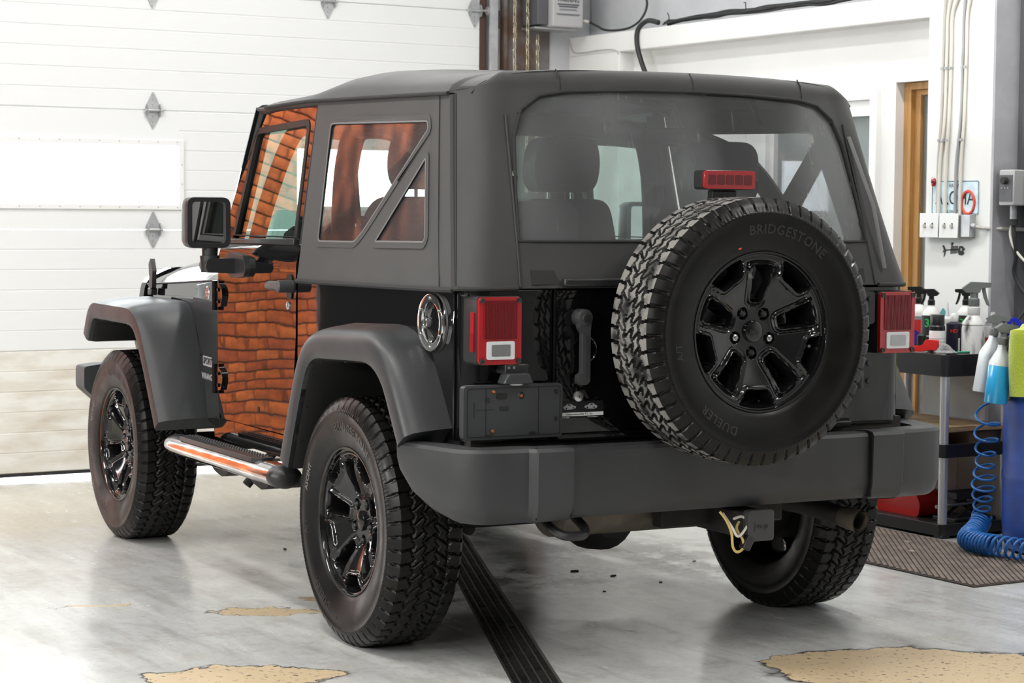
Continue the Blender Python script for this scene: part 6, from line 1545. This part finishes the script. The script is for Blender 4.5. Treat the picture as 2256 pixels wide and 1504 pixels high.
# ---- blue drum with black liner, towel, hung bottles
BXc, BYc = 2.555, .310
e = empty('blue_drum', (BXc, BYc, 0)); tag(e, 'blue plastic drum lined with a black bag at the right edge', 'drum')
MB().lathe([(0, .006), (.245, 0), (.270, .012), (.283, .05), (.289, .12), (.290, .28), (.293, .30), (.293, .32), (.290, .34), (.290, .58), (.293, .60), (.290, .62), (.286, .80), (.278, .86), (.282, .875), (.270, .880), (.262, .86), (.262, .10), (0, .08)], n=64).out('barrel', 'drum_blue', e)
lm_ = MB(); lm_.grid(lambda u, v: (lambda a: ((.296+.006*math.sin(a*13)+.004*math.sin(a*29+v*5)+.010*v)*math.cos(a), (.296+.006*math.sin(a*13)+.004*math.sin(a*29+v*5)+.010*v)*math.sin(a), .884-(.250+.035*math.sin(a*3+1)+.02*math.sin(a*7))*v))(2*PI*u), 140, 14, close_u=True)
lm_.grid(lambda u, v: ((.296-.05*v)*math.cos(2*PI*u), (.296-.05*v)*math.sin(2*PI*u), .884+.006*math.sin(PI*v)-.12*v*v), 140, 6, close_u=True)
lo_ = lm_.out('bag_liner', 'liner', e, smooth=60)
tw = MB()
TA = R(190)
def towel_pt(u, v):
    a = TA+(u-.5)*.62; L_ = v*.46; r0 = .312
    if L_ < .09: r = r0-.07+L_*.4+.0; z = .905+.022*math.sin(L_/.09*PI)
    else: r = r0+.012*math.sin(u*9)+.004; z = .905-(L_-.09)*.70
    r += .010*math.sin(u*7+v*3); z += .008*math.sin(u*5)*(1-v)
    return (BXc+r*math.cos(a), BYc+r*math.sin(a), z)
tw.grid(towel_pt, 30, 40); two = tw.out('microfibre_towel', 'towel'); solid(two, .012, 1); tag(two, 'yellow-green microfibre towel draped over the rim of the blue drum', 'towel')
def hung(nm, lb_, ang, rad, tilt, body, liquid, zb):
    e = empty(nm, (BXc+rad*math.cos(ang), BYc+rad*math.sin(ang), zb)); tag(e, lb_, 'spray bottle', 'spray bottles hung on the drum')
    e.rotation_euler = (tilt*.3, tilt, 0)
    pf = rrect(.086, .062, .018, 4); n = len(pf)
    def shell(z_sc, m, nm2, g=1.0):
        V = []; F = []
        for z, sc in z_sc:
            for u, v in pf: V.append((u*sc*g, v*sc*g, z))
        for a in range(len(z_sc)-1):
            for i in range(n): F.append((a*n+i, a*n+(i+1) % n, (a+1)*n+(i+1) % n, (a+1)*n+i))
        F += [tuple(range(n))[::-1], tuple((len(z_sc)-1)*n+i for i in range(n))]
        return finish(nm2, V, F, m, e, smooth=50)
    if liquid:
        shell([(0, .94), (.006, 1), (.152, 1), (.153, .99)], 'liquid_blue', 'blue_liquid_body'); shell([(.153, .995), (.168, .96), (.20, .62), (.222, .40), (.238, .38), (.240, .37)], body, 'upper_body')
    else:
        shell([(0, .94), (.006, 1), (.152, 1), (.168, .96), (.20, .62), (.222, .40), (.238, .38), (.240, .37)], body, 'body')
    trigger(e, .238, ang+PI, 'trigger_grey', 1.25)
    return e
hung('hanging_spray_bottle', 'milky white spray bottle hung on the drum behind the blue one', R(133), .372, R(9), 'milky', False, .640)
hung('hanging_spray_bottle', 'spray bottle filled with bright blue liquid hung on the drum', R(163), .362, R(6), 'milky', True, .612)
e = empty('air_blow_gun', (BXc+.312*math.cos(R(112)), BYc+.312*math.sin(R(112)), .80)); tag(e, 'blue air blow gun with a thin dark pipe hooked on the drum', 'blow gun')
MB().plate(rounded([(-.02, -.06), (.004, -.06), (.014, .04), (.050, .085), (.066, .125), (.040, .150), (.008, .140), (-.012, .09)], .006, 3), [circle(.010, 12, (.030, .122))], -.010, .010, lambda u, v, w: (u*.72-w*.7, -u*.69-w*.7, v)).out('handle', 'blue_plastic', e, bevel=.003)
MB().tube([(.035, -.035, .140), (.048, -.046, .165), (.068, -.065, .205), (.10, -.095, .262)], .004, 8).out('pipe', 'cable_black', e)
# ---- coiled blue air hose: hangs in loose turns, then lies as a coil on the floor
hp = []
NH = 9
for i in range(0, NH*20):
    t = i/(NH*20); a = i*2*PI/20
    z = .60-.49*(t**.72); rr_h = .046+.006*math.sin(t*13)-.006*t
    hp.append((2.315-.015*t+rr_h*math.cos(a), .568+.01*t+rr_h*math.sin(a), z+.016*math.sin(a+1)))
base = [(2.30, .575, .110), (2.255, .560, .075), (2.18, .520, .058), (2.117, .452, .057), (2.100, .37, .057), (2.107, .299, .057), (2.132, .158, .057), (2.15, .0, .057)]
bs = spline(base, 40); P = [Vector(b) for b in bs]; turns = 30; tot = len(P)
fine = []
M_ = turns*16
for i in range(M_):
    q = i/(M_-1)*(tot-1); k = min(int(q), tot-2); f_ = q-k; c = P[k]*(1-f_)+P[k+1]*f_; tan = (P[k+1]-P[k]).normalized()
    a_ = Vector((0, 0, 1)); sdv = tan.cross(a_)
    if sdv.length < .2: sdv = Vector((1, 0, 0))
    sdv.normalize(); upv = sdv.cross(tan).normalized(); w = i*2*PI/16
    fine.append(tuple(c+sdv*.040*math.cos(w)+upv*.040*math.sin(w)))
hs_ = empty('coiled_air_hose', (0, 0, 0)); tag(hs_, 'blue coiled air hose hanging by the drum and lying on the floor', 'air hose')
MB().tube(hp, .0052, 8).out('hanging_coil', 'hose_blue', hs_, smooth=60); MB().tube(fine, .0058, 8).out('floor_coil', 'hose_blue', hs_, smooth=60)
MB().tube([(2.36, .568, .60), (2.385, .60, .64), (2.40, .615, .70)], .007, 8).out('hose_end', 'hose_blue', hs_)

# ---- small debris on the floor
dbs = [(.476, .855, .017, .005), (.55, .70, .014, .004), (1.02, .83, .010, .003), (.63, .50, .010, .004), (.34, .44, .008, .003), (-.28, 1.85, .016, .004), (1.90, .55, .020, .006), (2.05, .75, .012, .006)]
for i, (x, y, l_, h_) in enumerate(dbs):
    o = MB().plate(rounded([(-l_, -.005), (-l_*.2, -.008), (l_, -.003), (l_*.8, .006), (-l_*.4, .005)], .002, 2), [], 0, h_, lambda u, v, w: (u, v, w)).out('floor_debris', 'black_metal' if i < 6 else 'beige_panel', None, smooth=0)
    o.location = (x, y, .0 if i < 6 else .0092); o.rotation_euler = (0, 0, -.4+i*.3)
    tag(o, ['curled black scrap on the floor right of the drain', 'thin dark sliver near the curled scrap right of the drain', 'dark crumb on the wet floor under the rear axle', 'small dark scrap beside the wet drain edge', 'tiny dark crumb on the floor next to the drain edge', 'small dark crumb behind the rear left tire', 'black scrap on the brown rubber mat' if False else 'pale crumb on the middle of the brown mat', 'pale crumb on the brown mat near the cart'][i], 'debris', 'crumbs on the floor')
